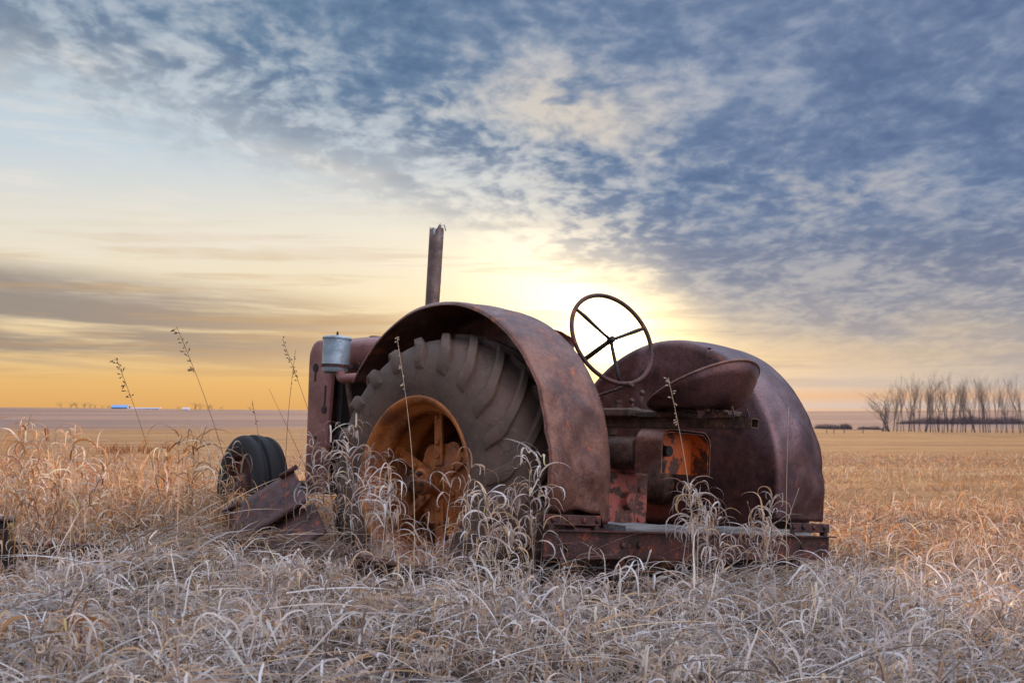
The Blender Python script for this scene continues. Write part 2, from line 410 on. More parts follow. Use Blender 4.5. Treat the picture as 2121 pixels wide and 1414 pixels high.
def field_mat():
    m_, N = new_mat('dry_field')
    g = N.node('ShaderNodeNewGeometry', 'Position')
    s = N.node('ShaderNodeSeparateXYZ', None, ins={0: g})
    r = N.m('SQRT', N.add(N.m('POWER', s.outputs[0], 2.0), N.m('POWER', s.outputs[1], 2.0)))
    n1 = N.noise(g, .35, 6, .65, .4); n2 = N.noise(g, 3.5, 7, .7); 
    stre = N.noise(N.node('ShaderNodeMapping', 0, ins={0: g, 3: (.02, .16, 1)}), 1.0, 6, .6, .5)
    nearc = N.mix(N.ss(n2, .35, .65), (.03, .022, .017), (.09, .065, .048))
    midc = N.mix(N.ss(n1, .35, .65), (.23, .118, .048), (.34, .195, .088))
    midc = N.mix(N.mul(N.ss(stre, .42, .62), .75), midc, (.16, .080, .042))
    midc = N.mix(N.mul(N.ss(n2, .5, .7), .30), midc, (.55, .40, .26))
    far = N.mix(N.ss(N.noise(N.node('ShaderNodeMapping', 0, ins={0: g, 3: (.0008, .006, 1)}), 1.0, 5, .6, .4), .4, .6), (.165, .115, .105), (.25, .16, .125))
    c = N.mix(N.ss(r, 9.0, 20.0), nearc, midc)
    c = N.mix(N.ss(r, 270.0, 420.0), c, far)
    b = N.node('ShaderNodeBump', 0, ins={'Strength': .7, 'Distance': .15, 'Height': N.add(n2, N.mul(n1, .7))})
    finish(N, N.node('ShaderNodeBsdfPrincipled', 0, ins={'Base Color': c, 'Roughness': 1.0, 'Specular IOR Level': .1, 'Normal': b})); return m_
def build_ground():
    rr = np.concatenate([np.linspace(.3, 14, 90), np.geomspace(14.3, 5000, 150)])
    # fine in front of the camera, coarser round the back
    aa = np.radians(np.concatenate([np.linspace(-35, 35, 281), np.linspace(36, 324, 145)]))
    A, RR = np.meshgrid(aa, rr, indexing='ij')
    x = RR*np.sin(A); y = RR*np.cos(A); z = ground_z(x, y)
    n, m_ = x.shape
    v = np.stack([x, y, z], -1).reshape(-1, 3)
    i = np.arange(n)[:, None]; j = np.arange(m_-1)[None]; i2 = (i+1) % n
    f = np.stack([i*m_+j, i*m_+j+1, i2*m_+j+1, i2*m_+j], -1).reshape(-1, 4)
    v = np.vstack([v, [[0, 0, float(ground_z(0, .1))]]]); c = len(v)-1
    tri = [(c, int(k*m_), int(((k+1) % n)*m_)) for k in range(n)]
    me = bpy.data.meshes.new('ground'); me.from_pydata(v.tolist(), [], f.tolist()+tri); me.update()
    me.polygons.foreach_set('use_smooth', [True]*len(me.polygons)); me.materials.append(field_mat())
    o = bpy.data.objects.new('ground', me); COL.objects.link(o)
    tag(o, 'rolling dry stubble field running back to low grey hills', 'field', kind='structure')
build_ground()

# ------------------------------------------------------------ the tractor
TR = Matrix(((-.6859, -.7258, .0517, .3902), (.7277, -.6839, .0531, 7.9289), (-.0032, .0741, .9972, -.3795+CH), (0, 0, 0, 1)))
TI = TR.inverted()
tractor = empty('tractor', TR)
tag(tractor, 'rusty abandoned farm tractor sunk in dry grass with wide arched fenders', 'tractor')

def copy_part(o, parent):
    c = o.copy(); COL.objects.link(c); c.parent = parent
    for ch in o.children: copy_part(ch, c)
    return c

def fender(side):
    F = .847; cxx, czz = -.007, .017
    rnd = random.Random(3+side)
    prof = [(.800, .673), (.822, .675), (.836, .684), (.844, .702), (.848, .73)]
    prof += [(.848+.006*math.sin(PI*(k/14)), .73+(1.095-.73)*k/14) for k in range(1, 15)]
    prof += [(.843, 1.102), (.834, 1.103)]
    angs = [32+k*148/118 for k in range(119)]
    def dent(q, y):
        g = float(sstep(1.0, 2.0, q)); e = float(sstep(.68, .80, y))*.8+.2
        d = .010*(fbm(q*1.6+side*7, y*5+3, 11)-.5)*2*e
        f1 = float(fbm(q*3.2+side*5, y*4.5+q*1.5, 21)); f2 = float(fbm(q*7+y*6, y*8-q*3+side*9, 23))
        d += g*e*(.022*(abs(f1-.5)*4-.5)+.007*(abs(f2-.5)*4-.5))*(1.0 if side > 0 else .6)
        return d
    G = []
    for a in angs:
        t = R_(a); row = []
        for r, y in prof:
            d = dent((a-32)*PI/180*.847, y)
            x_ = cxx+(r+d)*math.cos(t); z_ = czz+(r+d)*math.sin(t)
            row.append([x_, y, z_])
        G.append(row)
    zend = -.165
    for k in range(1, 11):
        z_ = czz+(zend-czz)*k/10; row = []
        for r, y in prof:
            d = dent(148*PI/180*.847+.0182*k, y)
            x_ = cxx-(r+d); yy = y; zq = z_
            if side > 0:       # torn, curled lower outer corner
                w = sstep(.78, 1.1, y)*(k/10)**2
                zq += .045*w*(0.4+.6*math.sin(y*23)); x_ += .045*w; yy = y-.028*w
                if y < .75: zq -= .05*(k/10)
            row.append([x_, yy, zq])
        G.append(row)
    b = MB(); G = [[(p[0], p[1]*side, p[2]) for p in r] for r in G]
    b.grid(G)
    if side < 0:               # small rusted-through holes
        hol = [(-.311, -.70, .785), (-.488, -.745, .71), (-.557, -.80, .66), (-.17, -.69, .80)]
        keep = []
        cent = [sum((Vector(b.v[i]) for i in f), Vector())/len(f) for f in b.f]
        kill = set()
        for h in hol[:3]:
            kill.add(min(range(len(cent)), key=lambda i: (cent[i]-Vector(h)).length))
        b.f = [f for i, f in enumerate(b.f) if i not in kill]; b.sm = b.sm[:len(b.f)]
    # inner side panel
    cols = [row[0] for row in G]
    nz = 26; P = []
    for (x_, y_, z_) in cols:
        row = []
        for j in range(nz+1):
            s = j/nz; zz_ = z_+(-.235-z_)*s
            rr = math.hypot(x_-cxx, zz_-czz)
            off = -.004*sstep(.640, .655, rr)*(1-sstep(.665, .70, rr))+.018*(fbm(x_*3+4, zz_*3, 41)-.5)*min(1, s*4)
            row.append((x_ if s < 1 else x_, y_+off*side, zz_))
        P.append(row)
    b.grid(P)
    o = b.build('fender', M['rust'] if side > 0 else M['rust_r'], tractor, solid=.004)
    md = o.modifiers.new('weld', 'WELD'); md.merge_threshold = .0004
    # rolled bead round the outer edge
    e = MB(); e.tube([(r[-1][0], r[-1][1], r[-1][2]) for r in G], .006, 6)
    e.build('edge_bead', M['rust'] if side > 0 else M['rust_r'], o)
    k = MB()                    # riveted foot
    k.box((-.868, .950*side, -.200), (.012, .375, .050), bev=.003)
    k.box((-.845, .950*side, -.2225), (.05, .372, .007), bev=.002)
    for yy in (.79, .885, .985, 1.09): k.bolt((-.874, yy*side, -.198), (-1, 0, 0), .014, .012)
    k.box((-.86, 1.10*side, -.237), (.03, .03, .022)); k.box((-.86, .79*side, -.237), (.03, .03, .022))
    k.build('fender_foot', M['rust_dark'], o)
    return o
fender(1); fender(-1)

def rear_wheel():
    # wheel centre plane y0, outer face at 1.215
    hub = MB()
    hub.lathe([(.0, 1.225), (.024, 1.225), (.024, 1.205), (.036, 1.203), (.052, 1.195), (.056, 1.170), (.066, 1.165), (.070, 1.14), (.060, 1.125), (.064, 1.06), (.085, 1.035), (.15, 1.020), (.20, 1.015), (.20, .995), (.0, .995)], 40)
    for k in range(6):
        a = R_(54+60*k); hub.lathe([(0, 1.012), (.070, 1.012), (.070, .996)], 16, 'y', (.155*math.cos(a), 0, .155*math.sin(a)))
    w = hub.build('rear_wheel', M['rim'], tractor, autosmooth=35)
    nut = MB()
    nut.lathe([(.0, 1.244), (.030, 1.244), (.032, 1.216), (.0, 1.214)], 6, smooth=False)
    for k in range(6):
        a = 2*PI*k/6+.2; nut.box((.050*math.cos(a), 1.198, .050*math.sin(a)), (.020, .034, .020), Matrix.Rotation(-a, 3, 'Y'), .003)
    nut.build('hub_nut', M['frame'], w)
    # lobed centre plate + spokes
    for k in range(6):
        a = R_(84+60*k); ca, sa = math.cos(a), math.sin(a)
        s = MB(); RM = Matrix.Rotation(-a, 3, 'Y')
        r0, r1 = .085, .370
        s.box((ca*(r0+r1)/2, 1.034, sa*(r0+r1)/2), (r1-r0, .018, .058), RM, .004)
        s.box((ca*(r0+r1)/2, 1.022, sa*(r0+r1)/2), (r1-r0-.01, .036, .012), RM, .003)
        s.box((ca*.362, 1.02, sa*.362), (.018, .11, .070), RM, .003)
        for q in (.135, .205): s.bolt((ca*q, 1.044, sa*q), (0, 1, 0), .015, .012)
        s.bolt((ca*.335, 1.044, sa*.335), (0, 1, 0), .012, .010)
        s.build('spoke', M['rim'], w)
    rim = MB()
    rp = [(0.4343, 1.206), (0.4297, 1.216), (0.4205, 1.215), (0.4044, 1.205), (0.3964, 1.19), (0.3941, 1.165), (0.3849, 1.15), (0.3654, 1.14), (0.3585, 1.12), (0.3585, 1.08), (0.37, 1.07), (0.3746, 1.05), (0.3746, 0.98), (0.3619, 0.965), (0.3585, 0.93), (0.3792, 0.9), (0.3849, 0.85), (0.3792, 0.74), (0.3964, 0.722), (0.4251, 0.715), (0.4343, 0.712)]
    rim.lathe(rp, 96)
    ro = rim.build('rim', M['rim'], w, solid=.004)
    t = MB()                     # tyre carcass
    YC = .962; Rt = .738
    half = [(0, Rt), (.07, .736), (.12, .729), (.16, .716), (.195, .695), (.224, .665), (.246, .628), (.262, .58), (.268, .53), (.266, .49), (.258, .46), (.248, .427)]
    tp = [(r, YC+y) for y, r in half][::-1]+[(r, YC-y) for y, r in half[1:]]
    t.lathe(tp, 120)
    hp = np.array(half); sl = np.concatenate([[0], np.cumsum(np.hypot(*np.diff(hp, axis=0).T))])
    def onprof(u):                # point and outward normal at arc length u
        y = float(np.interp(u, sl, hp[:, 0])); r = float(np.interp(u, sl, hp[:, 1]))
        y2 = float(np.interp(u+.02, sl, hp[:, 0])); r2 = float(np.interp(u+.02, sl, hp[:, 1]))
        y1 = float(np.interp(max(u-.02, 0), sl, hp[:, 0])); r1 = float(np.interp(max(u-.02, 0), sl, hp[:, 1]))
        ty, tr_ = y2-y1, r2-r1; L = math.hypot(ty, tr_)
        return y, r, -tr_/L, ty/L
    nl = 21                      # slanted lugs, both sides of the centre line
    for k in range(nl):
        for sd_ in (1, -1):
            a0 = 2*PI*k/nl+(PI/nl if sd_ < 0 else 0)+R_(20.0)
            n = 16; rowT = []; U1 = .372
            for i in range(n+1):
                s = i/n; u = -.004+U1*s
                y, r, ny, nr = onprof(max(u, 0)); 
                a = a0-R_(24)*(1-min(u, .24)/.24)+R_(3.5)*max(0, u-.24)/.12
                h = .033 if u < .20 else .033-.019*(u-.20)/.14 if u < .34 else .014-.024*(u-.34)/.025
                wdt = .022+.014*min(1, max(0, u)/.22)
                row = []
                for (wo, hh) in ((-wdt*1.45, -.010), (-wdt*1.05, h*.9-.001), (-wdt*.85, h), (wdt*.85, h), (wdt*1.05, h*.9-.001), (wdt*1.45, -.010)):
                    rr = r+nr*hh; yy = y+ny*hh; aa = a+wo/Rt
                    row.append((rr*math.cos(aa), YC+sd_*(yy-wo*.0), rr*math.sin(aa)))
                rowT.append(row)
            bb = len(t.v); t.grid(rowT, False)
            t.f.append((bb, bb+1, bb+2, bb+3, bb+4, bb+5)); t.sm.append(False)
    t.build('tyre', M['tyre'], w, autosmooth=38)
    w.location = (.010, 0, -.057)
    return w
w1_ = rear_wheel()
w2_ = copy_part(w1_, tractor); w2_.rotation_euler = (0, 0, PI); w2_.location = (-.01, 0, -.057)

# hitch channel, footboard, platform
b = MB()
b.box((-.882, .018, -.309), (.010, 2.27, .118))
b.box((-.897, 0, -.2465), (.045, 2.294, .007)); b.box((-.897, 0, -.3715), (.045, 2.294, .007))
for yy, zz_ in ((.62, -.31), (.50, -.31), (1.0, -.33), (-.28, -.30), (-.72, -.31), (-.86, -.31), (.05, -.33)): b.bolt((-.887, yy, zz_), (-1, 0, 0), .017, .014)
for yy in (.62, -.82): b.box((-.86, yy, -.46), (.06, .05, .17), bev=.004)
ch = b.build('drawbar_channel', M['rust_dark'], tractor)
b = MB(); b.box((-.30, 0, -.262), (1.10, 1.25, .008)); b.box((-.30, .60, -.30), (1.1, .012, .07)); b.box((-.30, -.60, -.30), (1.1, .012, .07))
b.build('platform', M['rust_dark'], tractor)
b = MB(); n_ = 30
G = []
for i in range(n_+1):
    y = .58-1.55*i/n_; wob = .004*math.sin(i*1.3)+.003*math.sin(i*.5)
    G.append([(-.868, y, -.243), (-.868+.003*math.sin(i*2.1), y, -.217+wob), (-.66, y, -.212+wob), (-.66, y, -.243)])
b.grid(G, False, closev=True); b.f += [(0, 1, 2, 3), (n_*4+3, n_*4+2, n_*4+1, n_*4)]; b.sm += [False]*2
b.build('foot_board', M['wood'], tractor, autosmooth=40)

# main body
b = MB()
b.box((.15, 0, -.02), (.90, .34, .46), bev=.03)
b.box((-.305, -.02, -.10), (.03, .36, .30), bev=.008)
for yy, zz_ in ((.10, .12), (-.12, .12), (.12, -.20), (-.13, -.20), (-.13, -.04)): b.bolt((-.322, yy, zz_), (-1, 0, 0), .016, .014)
b.tube([(-.31, -.03, -.10), (-.36, -.03, -.10)], [.055, .045], 16)
hs = b.build('gear_housing', M['housing'], tractor, autosmooth=35)
for sd_ in (1, -1):
    a = MB(); a.lathe([(.16, .16), (.15, .24), (.105, .34), (.095, .60), (.12, .62), (.12, .66), (.05, .66), (.05, .93)], 28)
    if sd_ < 0: a.xform(Matrix.Rotation(PI, 4, 'Z'))
    a.build('axle_housing', M['frame'], tractor, autosmooth=35)
# raised rounded cover behind the housing
b = MB()
G = []
for i, (x_, s_) in enumerate(((-.18, .9), (-.20, 1), (-.44, 1), (-.47, .93), (-.48, .8))):
    row = []
    for k in range(28):
        a = 2*PI*k/28; c_, s2 = math.cos(a), math.sin(a)
        p = 4.0; rr = 1/((abs(c_)**p+abs(s2)**p)**(1/p))
        row.append((x_, .13*rr*c_*s_, .155+.09*rr*s2*s_))
    G.append(row)
b.grid(G, True, closev=True); n0 = 4*28; b.f.append(tuple(range(n0, n0+28))); b.sm.append(False)
b.build('gear_cover', M['frame'], tractor, autosmooth=40)
# shaft guard: open arch, orange paint left inside
def arch(y0, y1, z0, z1, rad, n=10):
    pts = [(y0, z0)]
    for k in range(n+1):
        a = PI-PI/2*k/n; pts.append((y0+rad+rad*math.cos(a), z1-rad+rad*math.sin(a)))
    for k in range(n+1):
        a = PI/2-PI/2*k/n; pts.append((y1-rad+rad*math.cos(a), z1-rad+rad*math.sin(a)))
    pts.append((y1, z0)); return pts
ap = arch(.10, -.30, .05, .275, -.06)
ap = [( y, z) for y, z in arch(-.30, .10, .05, .285, .075)]
b = MB(); b.grid([[(x_, y+(.02 if x_ > -.6 else 0), z) for y, z in ap] for x_ in (-.50, -.60, -.665)], False)
ga = b.build('shaft_guard', M['rust'], tractor, solid=.006)
b = MB(); ins = [(y, z) for y, z in arch(-.289, .089, .055, .272, .068)]
b.add([(-.545, y, z) for y, z in ins], [tuple(range(len(ins)))])
b.grid([[(x_, y, z) for y, z in ins] for x_ in (-.548, -.600, -.660)], False)
b.build('guard_back_plate', M['orange'], ga, solid=.004)
b = MB(); b.tube([(-.54, .03, .17), (-.60, .03, .17), (-.60, .03, .17), (-.66, .03, .17)], [.045, .045, .028, .028], 16)
b.box((-.60, .045, .085), (.05, .06, .05), bev=.006)
b.build('power_shaft', M['black'], ga, autosmooth=35)
# seat beam and fittings
b = MB()
for (yy, zz_, dy, dz) in ((0, .3425, .064, .006), (0, .2975, .064, .006), (.029, .320, .006, .039), (-.029, .320, .006, .039)):
    b.box((-.40, yy, zz_), (1.57, dy, dz))
b.build('seat_beam', M['frame'], tractor)
b = MB()
b.box((-.60, 0, .362), (.34, .12, .032), bev=.004); b.box((-.70, 0, .385), (.14, .10, .020), bev=.004)
b.box((-.93, .05, .372), (.05, .006, .05)); b.box((-.93, -.05, .372), (.05, .006, .05))
b.tube([(-.93, -.08, .385), (-.93, .08, .385)], .012, 10)
b.tube([(-1.04, -.07, .375), (-1.04, .07, .375)], .009, 10)
b.box((-1.0, .06, .352), (.20, .008, .014)); b.box((-1.0, -.06, .352), (.20, .008, .014))
b.box((-1.09, .06, .378), (.010, .006, .05), Matrix.Rotation(.35, 3, 'Y')); b.box((-1.09, -.06, .378), (.010, .006, .05), Matrix.Rotation(.35, 3, 'Y'))
b.box((-1.02, 0, .364), (.07, .10, .020), bev=.004)
b.build('seat_mount', M['frame'], tractor)
# pan seat
b = MB(); sc = Vector((-.845, 0, .500)); tilt = math.tan(R_(24))
NA, NS = 56, 14; G = []
for i in range(NA):
    a = 2*PI*i/NA; row = []
    for j in range(NS+1):
        s = j/NS
        xr = .285*math.cos(a); yr = .29*math.sin(a)
        rimz = .500-xr*tilt+.012*math.cos(2*a)
        zb = .395+.004*math.cos(a)
        z = zb+(rimz-zb)*max(0, s)**4.6
        q = s**.74
        row.append((sc.x+xr*q*.98+(.02 if s < .9 else 0)*(1-s), yr*q, z))
    G.append(row)
b.grid(G, True, closeu=True)
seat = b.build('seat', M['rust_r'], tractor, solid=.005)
md = seat.modifiers.new('weld', 'WELD'); md.merge_threshold = .0005
b = MB(); b.tube([G[i % NA][NS] for i in range(NA+1)], .0065, 8, cap=False); b.build('seat_rim', M['rust'], seat)
# steering wheel and column
hc = Vector((-.185, 0, .786)); nn = Vector((.9131, -.1610, -.3746)).normalized()
uu = nn.cross(Vector((0, 0, 1))).normalized(); vv = nn.cross(uu)
def swp(a, r): return hc+(uu*math.cos(a)+vv*math.sin(a))*r
b = MB(); b.tube([swp(2*PI*k/72, .272) for k in range(73)], .0125, 10, cap=False)
sw = b.build('steering_wheel', M['rust_dark'], tractor)
for d in (217, 339, 93):
    b = MB(); a = R_(d)
    b.tube([hc-nn*.0+nn*.012, swp(a, .05)+nn*.012, swp(a, .14)+nn*.006, swp(a, .20), swp(a, .268)], [.011, .010, .0105, .012, .009], 8); b.build('spoke', M['black'], sw)
b = MB(); b.tube([hc-nn*.012, hc-nn*.006, hc+nn*.02, hc+nn*.045], [.014, .020, .020, .014], 16); b.build('hub', M['black'], sw)
b = MB(); dcol_ = Vector((.199, 0, -.104)).normalized()
b.tube([hc+nn*.03, hc+dcol_*.10, hc+dcol_*1.05], .014, 12); b.build('steering_column', M['black'], tractor)
# levers
b = MB(); b.tube([(-.352, 0, .37), (-.356, 0, .42), (-.349, 0, .442)], [.012, .009, .008], 10); b.lathe([(0, .458), (.013, .452), (.018, .440), (.013, .428), (0, .422)], 14, 'z', (-.349, 0, 0)); b.build('gear_lever', M['frame'], tractor)
b = MB(); b.tube([(-.33, -.08, .37), (-.345, -.08, .43), (-.352, -.08, .49)], [.010, .008, .007], 10); b.lathe([(0, .508), (.012, .502), (.017, .490), (.012, .478), (0, .472)], 14, 'z', (-.352, -.08, 0)); b.build('gear_lever', M['frame'], tractor)
b = MB(); b.lathe([(0, .41), (.03, .405), (.055, .385), (.065, .35), (.065, .34)], 20, 'z', (-.345, -.03, 0)); b.build('lever_dome', M['frame'], tractor)
b = MB(); b.tube([(.10, .02, .43), (-.14, .0, .482), (-.32, -.02, .530)], .008, 8); b.tube([(-.30, -.02, .525), (-.32, -.02, .530), (-.335, -.02, .533)], [.01, .018, .012], 10); b.build('throttle_rod', M['frame'], tractor)
b = MB(); b.box((-.24, -.02, .372), (.34, .20, .05), bev=.01); b.lathe([(.0, .445), (.022, .445), (.022, .43), (.016, .43), (.016, .415), (.024, .415), (.024, .395)], 14, 'z', (-.25, 0, 0)); b.box((.1, 0, .32), (.5, .26, .16), bev=.02)
b.build('top_cover', M['frame'], tractor, autosmooth=35)

# engine, hood, radiator shell
b = MB()
b.box((1.10, 0, .02), (1.35, .30, .40), bev=.02); b.box((1.25, 0, .36), (.95, .26, .30), bev=.02); b.box((1.25, 0, .56), (.85, .20, .12), bev=.02)
for k in range(4): b.tube([(.9+.22*k, .14, .45), (.9+.22*k, .21, .47), (.9+.22*k, .24, .42)], .028, 10)
b.tube([(.85, .24, .42), (1.62, .24, .42)], .03, 10)
b.tube([(1.96, .22, .60), (1.90, .235, .48), (1.82, .25, .32)], .018, 10); b.tube([(1.88, .2, .25), (1.7, .24, .30), (1.5, .24, .28)], .022, 10)
b.box((1.75, .14, .22), (.12, .12, .16), bev=.01)
b.build('engine', M['frame'], tractor, autosmooth=35)
def hoodsec(hw, zt, zbm, rad, n=8):
    pts = [(hw, zbm)]
    for k in range(n+1):
        a = PI/2*k/n; pts.append((hw-rad+rad*math.cos(a), zt-.025-rad+rad*math.sin(a)))
    for k in range(1, 8):
        y = (hw-rad)*(1-2*k/8); pts.append((y, zt-.025+.025*math.cos(y/hw*PI/2)))
    for k in range(n+1):
        a = PI/2+PI/2*k/n; pts.append((-hw+rad+rad*math.cos(a), zt-.025-rad+rad*math.sin(a)))
    pts.append((-hw, zbm)); return pts
b = MB(); b.grid([[(x_, y, z) for y, z in hoodsec(.245, .875-.002*(i % 2), .61, .06)] for i, x_ in enumerate((.35, .7, 1.1, 1.5, 1.9, 2.06))], True)
hood = b.build('hood', M['hood'], tractor, autosmooth=40, solid=.004)
b = MB(); b.box((1.50, .252, .735), (.26, .008, .17), bev=.003); b.build('side_plate', M['rust'], hood)
b = MB(); b.lathe([(0, .892), (.05, .89), (.055, .875), (.055, .86)], 20, 'z', (1.95, 0, 0)); b.build('filler_cap', M['black'], hood, autosmooth=35)
# radiator shell: side profile with round front shoulder
sp = [(2.05, -.16), (2.255, -.16), (2.262, .10), (2.275, .35), (2.290, .60), (2.295, .70)]
for k in range(9):
    a = PI/2*k/8; sp.append((2.195+.10*math.cos(a), .745+.10*math.sin(a)))
sp += [(2.10, .852), (2.03, .855)]
b = MB()
ring = []
for y, ins_ in ((.285, .012), (.300, 0), (.300, 0), (.285, .012)): pass
G = []
cx0, cz0 = 2.15, .47
for y, k in ((.262, .0), (.285, .0), (.297, .012), (.300, .03)):
    G.append([(x_+(cx0-x_)/abs(cx0-x_+1e-9)*min(k, abs(cx0-x_)), y, z+(cz0-z)/abs(cz0-z+1e-9)*k) for x_, z in sp])
side = MB()
for sg in (1, -1):
    bb = len(b.v); b.grid([[(p[0], p[1]*sg, p[2]) for p in r] for r in G], True, closev=True)
    last = bb+3*len(sp); b.f.append(tuple(range(last, last+len(sp)))); b.sm.append(False)
b.grid([[(x_, y, z) for x_, z in sp] for y in (.262, .1, -.1, -.262)], True)
sh = b.build('radiator_shell', M['hood'], tractor, autosmooth=30)
for (x_, z_, h_, zc_, rc_) in ((2.20, .62, .10, .66, .028), (2.075, .46, .16, .38, .024)):
    b = MB(); b.box((x_, .3012, z_), (.018, .003, h_), bev=.001); b.tube([(x_, .300, zc_), (x_, .306, zc_)], rc_, 14)
    b.build('latch_slot', M['black'], sh)
b = MB(); b.tube([(2.15, .300, .20), (2.15, .306, .20)], .014, 12); b.build('bolt_hole', M['black'], sh)
b = MB(); b.box((2.02, 0, .45), (.05, .46, .66), bev=.01); b.build('radiator_core', M['black'], tractor)
# exhaust pipe with torn top
b = MB(); N_ = 28; G = []
for k in range(N_):
    a = 2*PI*k/N_; row = []
    top = 1.560+.010*math.sin(3*a)+.014*math.sin(7*a+1)
    if 2.9 < a < 3.4: top += .02
    for z in (.80, 1.0, 1.3, 1.5, top): row.append((1.392+.0445*math.cos(a), .0445*math.sin(a), z))
    G.append(row)
b.grid(G, True, closeu=True)
px_ = b.build('exhaust_pipe', M['pipe'], tractor, solid=.004)
b = MB(); b.tube([(1.36, .02, 1.56), (1.35, -.01, 1.585), (1.345, -.02, 1.59), (1.355, -.045, 1.555)], .003, 6)
b.add([(1.37, .0475, 1.555), (1.35, .044, 1.56), (1.345, .056, 1.515), (1.352, .056, 1.51)], [(0, 1, 2, 3)]); b.build('torn_strip', M['tin'], px_)
# air cleaner
b = MB(); cc = (1.845, .40, 0)
b.lathe([(0, .604), (.060, .604), (.078, .612), (.086, .632), (.086, .652), (.088, .654), (.088, .826), (.084, .830)], 40, 'z', cc)
ac = b.build('air_cleaner', M['tin'], tractor, autosmooth=35)
b = MB(); b.lathe([(.094, .822), (.095, .830), (.090, .838), (.05, .846), (0, .848)], 40, 'z', cc); b.build('lid', M['tin'], ac, autosmooth=35)
b = MB(); b.tube([(1.845, .40, .846), (1.845, .40, .874)], [.008, .006], 8); b.build('lid_bolt', M['black'], ac)
b = MB(); b.lathe([(.0895, .640), (.092, .640), (.092, .660), (.0895, .660)], 40, 'z', cc); b.box((1.80, .31, .65), (.06, .10, .022)); b.box((1.72, .30, .66), (.14, .012, .04)); b.build('strap', M['rust_dark'], ac, autosmooth=35)
b = MB(); b.tube([(1.80, .40, .62), (1.755, .41, .575), (1.72, .42, .565), (1.62, .41, .570), (1.50, .32, .58), (1.4, .24, .57)], [.032, .033, .033, .030, .030, .030], 14); b.build('air_hose', M['hood'], ac)
# front axle and wheels
b = MB(); b.box((2.20, 0, -.13), (.09, 1.15, .08), bev=.01); b.box((1.9, 0, -.02), (.7, .22, .14), bev=.02); b.tube([(2.2, .57, -.02), (2.2, .57, -.24)], .035, 12); b.tube([(2.2, -.57, -.02), (2.2, -.57, -.24)], .035, 12)
b.build('front_axle', M['frame'], tractor, autosmooth=35)
def front_wheel(loc, yaw):
    t = MB()
    pr = [(.205, .095), (.24, .110), (.28, .112), (.315, .104), (.328, .094), (.332, .080), (.333, .068), (.312, .058), (.308, .046), (.312, .032), (.338, .024), (.341, .0)]
    pr = pr+[(r, -y) for r, y in pr[:-1][::-1]]
    t.lathe(pr, 72)
    o = t.build('front_wheel', M['ftyre'], tractor, autosmooth=50)
    r = MB(); r.lathe([(.212, .098), (.206, .102), (.196, .090), (.19, .06), (.10, .045), (.09, .075), (.04, .09), (.03, .12), (0, .12)], 48)
    r.lathe([(.212, -.098), (.206, -.102), (.196, -.090), (.19, .05), (.0, .035)], 48)
    r.build('rim', M['rust_dark'], o, autosmooth=35)
    o.location = loc; o.rotation_euler = (0, 0, yaw); return o
fw = front_wheel((2.31, .66, -.149), R_(-8))
f2 = copy_part(fw, tractor); f2.location = (2.2, -.68, -.22); f2.rotation_euler = (0, 0, PI+R_(-8))

# ------------------------------------------------------------ scrap lying in the grass
def scrap():
    e = empty('folded_steel_box', None, (-1.2, 7.5, .62))
    tag(e, 'rusty folded steel box leaning in the grass before the small front wheel', 'scrap box')
    L = Vector((-1.545, 7.62, -.545+CH)); R2 = Vector((-1.150, 7.45, -.305+CH)); R3 = Vector((-1.035, 7.22, -.452+CH)); L3 = Vector((-1.43, 7.38, -.690+CH))
    o3 = Vector((0, 0, 0))
    def panel(name, a, b_, c_, d_, th, mat, n=8):
        nrm_ = (b_-a).cross(d_-a).normalized(); mb = MB(); G1 = []
        for i in range(n+1):
            row = []
            for j in range(n+1):
                p = a.lerp(b_, i/n).lerp(d_.lerp(c_, i/n), j/n)
                p = p+nrm_*(float(fbm(i*.35, j*.35, 77))-.5)*.012
                row.append(p-e.location)
            G1.append(row)
        mb.grid(G1, True)
        return mb.build(name, mat, e, solid=th)
    top = panel('lid', L, R2, R3, L3, .006, M['rust_dark'])
    dn = (R3-R2).normalized()
    A = L3+Vector((0, -.0, -.012)); B = R3+Vector((0, 0, -.012))
    C_ = B+Vector((.12, -.20, -.13)); D_ = A+Vector((.12, -.20, -.13))
    panel('lower_panel', A+Vector((.04, .02, 0)), B+Vector((.02, .02, 0)), C_, D_, .006, M['rust_dark'])
    back = (R2-L).cross(L3-L).normalized()
    if back.y < 0: back = -back
    panel('back_panel', L, R2, R2+Vector((.02, .18, -.22)), L+Vector((.02, .18, -.22)), .006, M['rust_dark'])
    ax = (R2-L).normalized()
    for t_, s_ in ((.03, .09), (.86, .09)):
        h = MB(); p = L+(R2-L)*t_-e.location
        h.tube([p-ax*.02+Vector((0, -.012, .008)), p+ax*s_+Vector((0, -.012, .008))], .013, 10)
        h.build('hinge', M['rust_dark'], e)
scrap()
def beam(name, label, cat, p0, p1, h, d, mat):
    p0 = Vector(p0); p1 = Vector(p1); e = MB(); a = (p1-p0); L = a.length; a.normalize()
    up = Vector((0, 0, 1)); s = a.cross(up).normalized(); up = s.cross(a).normalized()
    rot = Matrix((a, s, up)).transposed(); mid = (p0+p1)/2
    e.box((0, 0, 0), (L, .008, h), rot)
    e.box(tuple(s*d/2+up*(h/2-.004)), (L, d, .008), rot); e.box(tuple(s*d/2-up*(h/2-.004)), (L, d, .008), rot)
    k = int(L/.25)
    for i in range(k): e.bolt(tuple(a*(-L/2+.12+.25*i)-s*.004), tuple(-s), .013, .012)
    o = e.build(name, mat); o.location = mid
    return tag(o, label, cat)
beam('steel_channel', 'dark rusty steel channel lying low in the grass at far left', 'steel beam', (-2.75, 6.85, .415), (-1.80, 7.05, .355), .115, .06, M['rust_dark'])
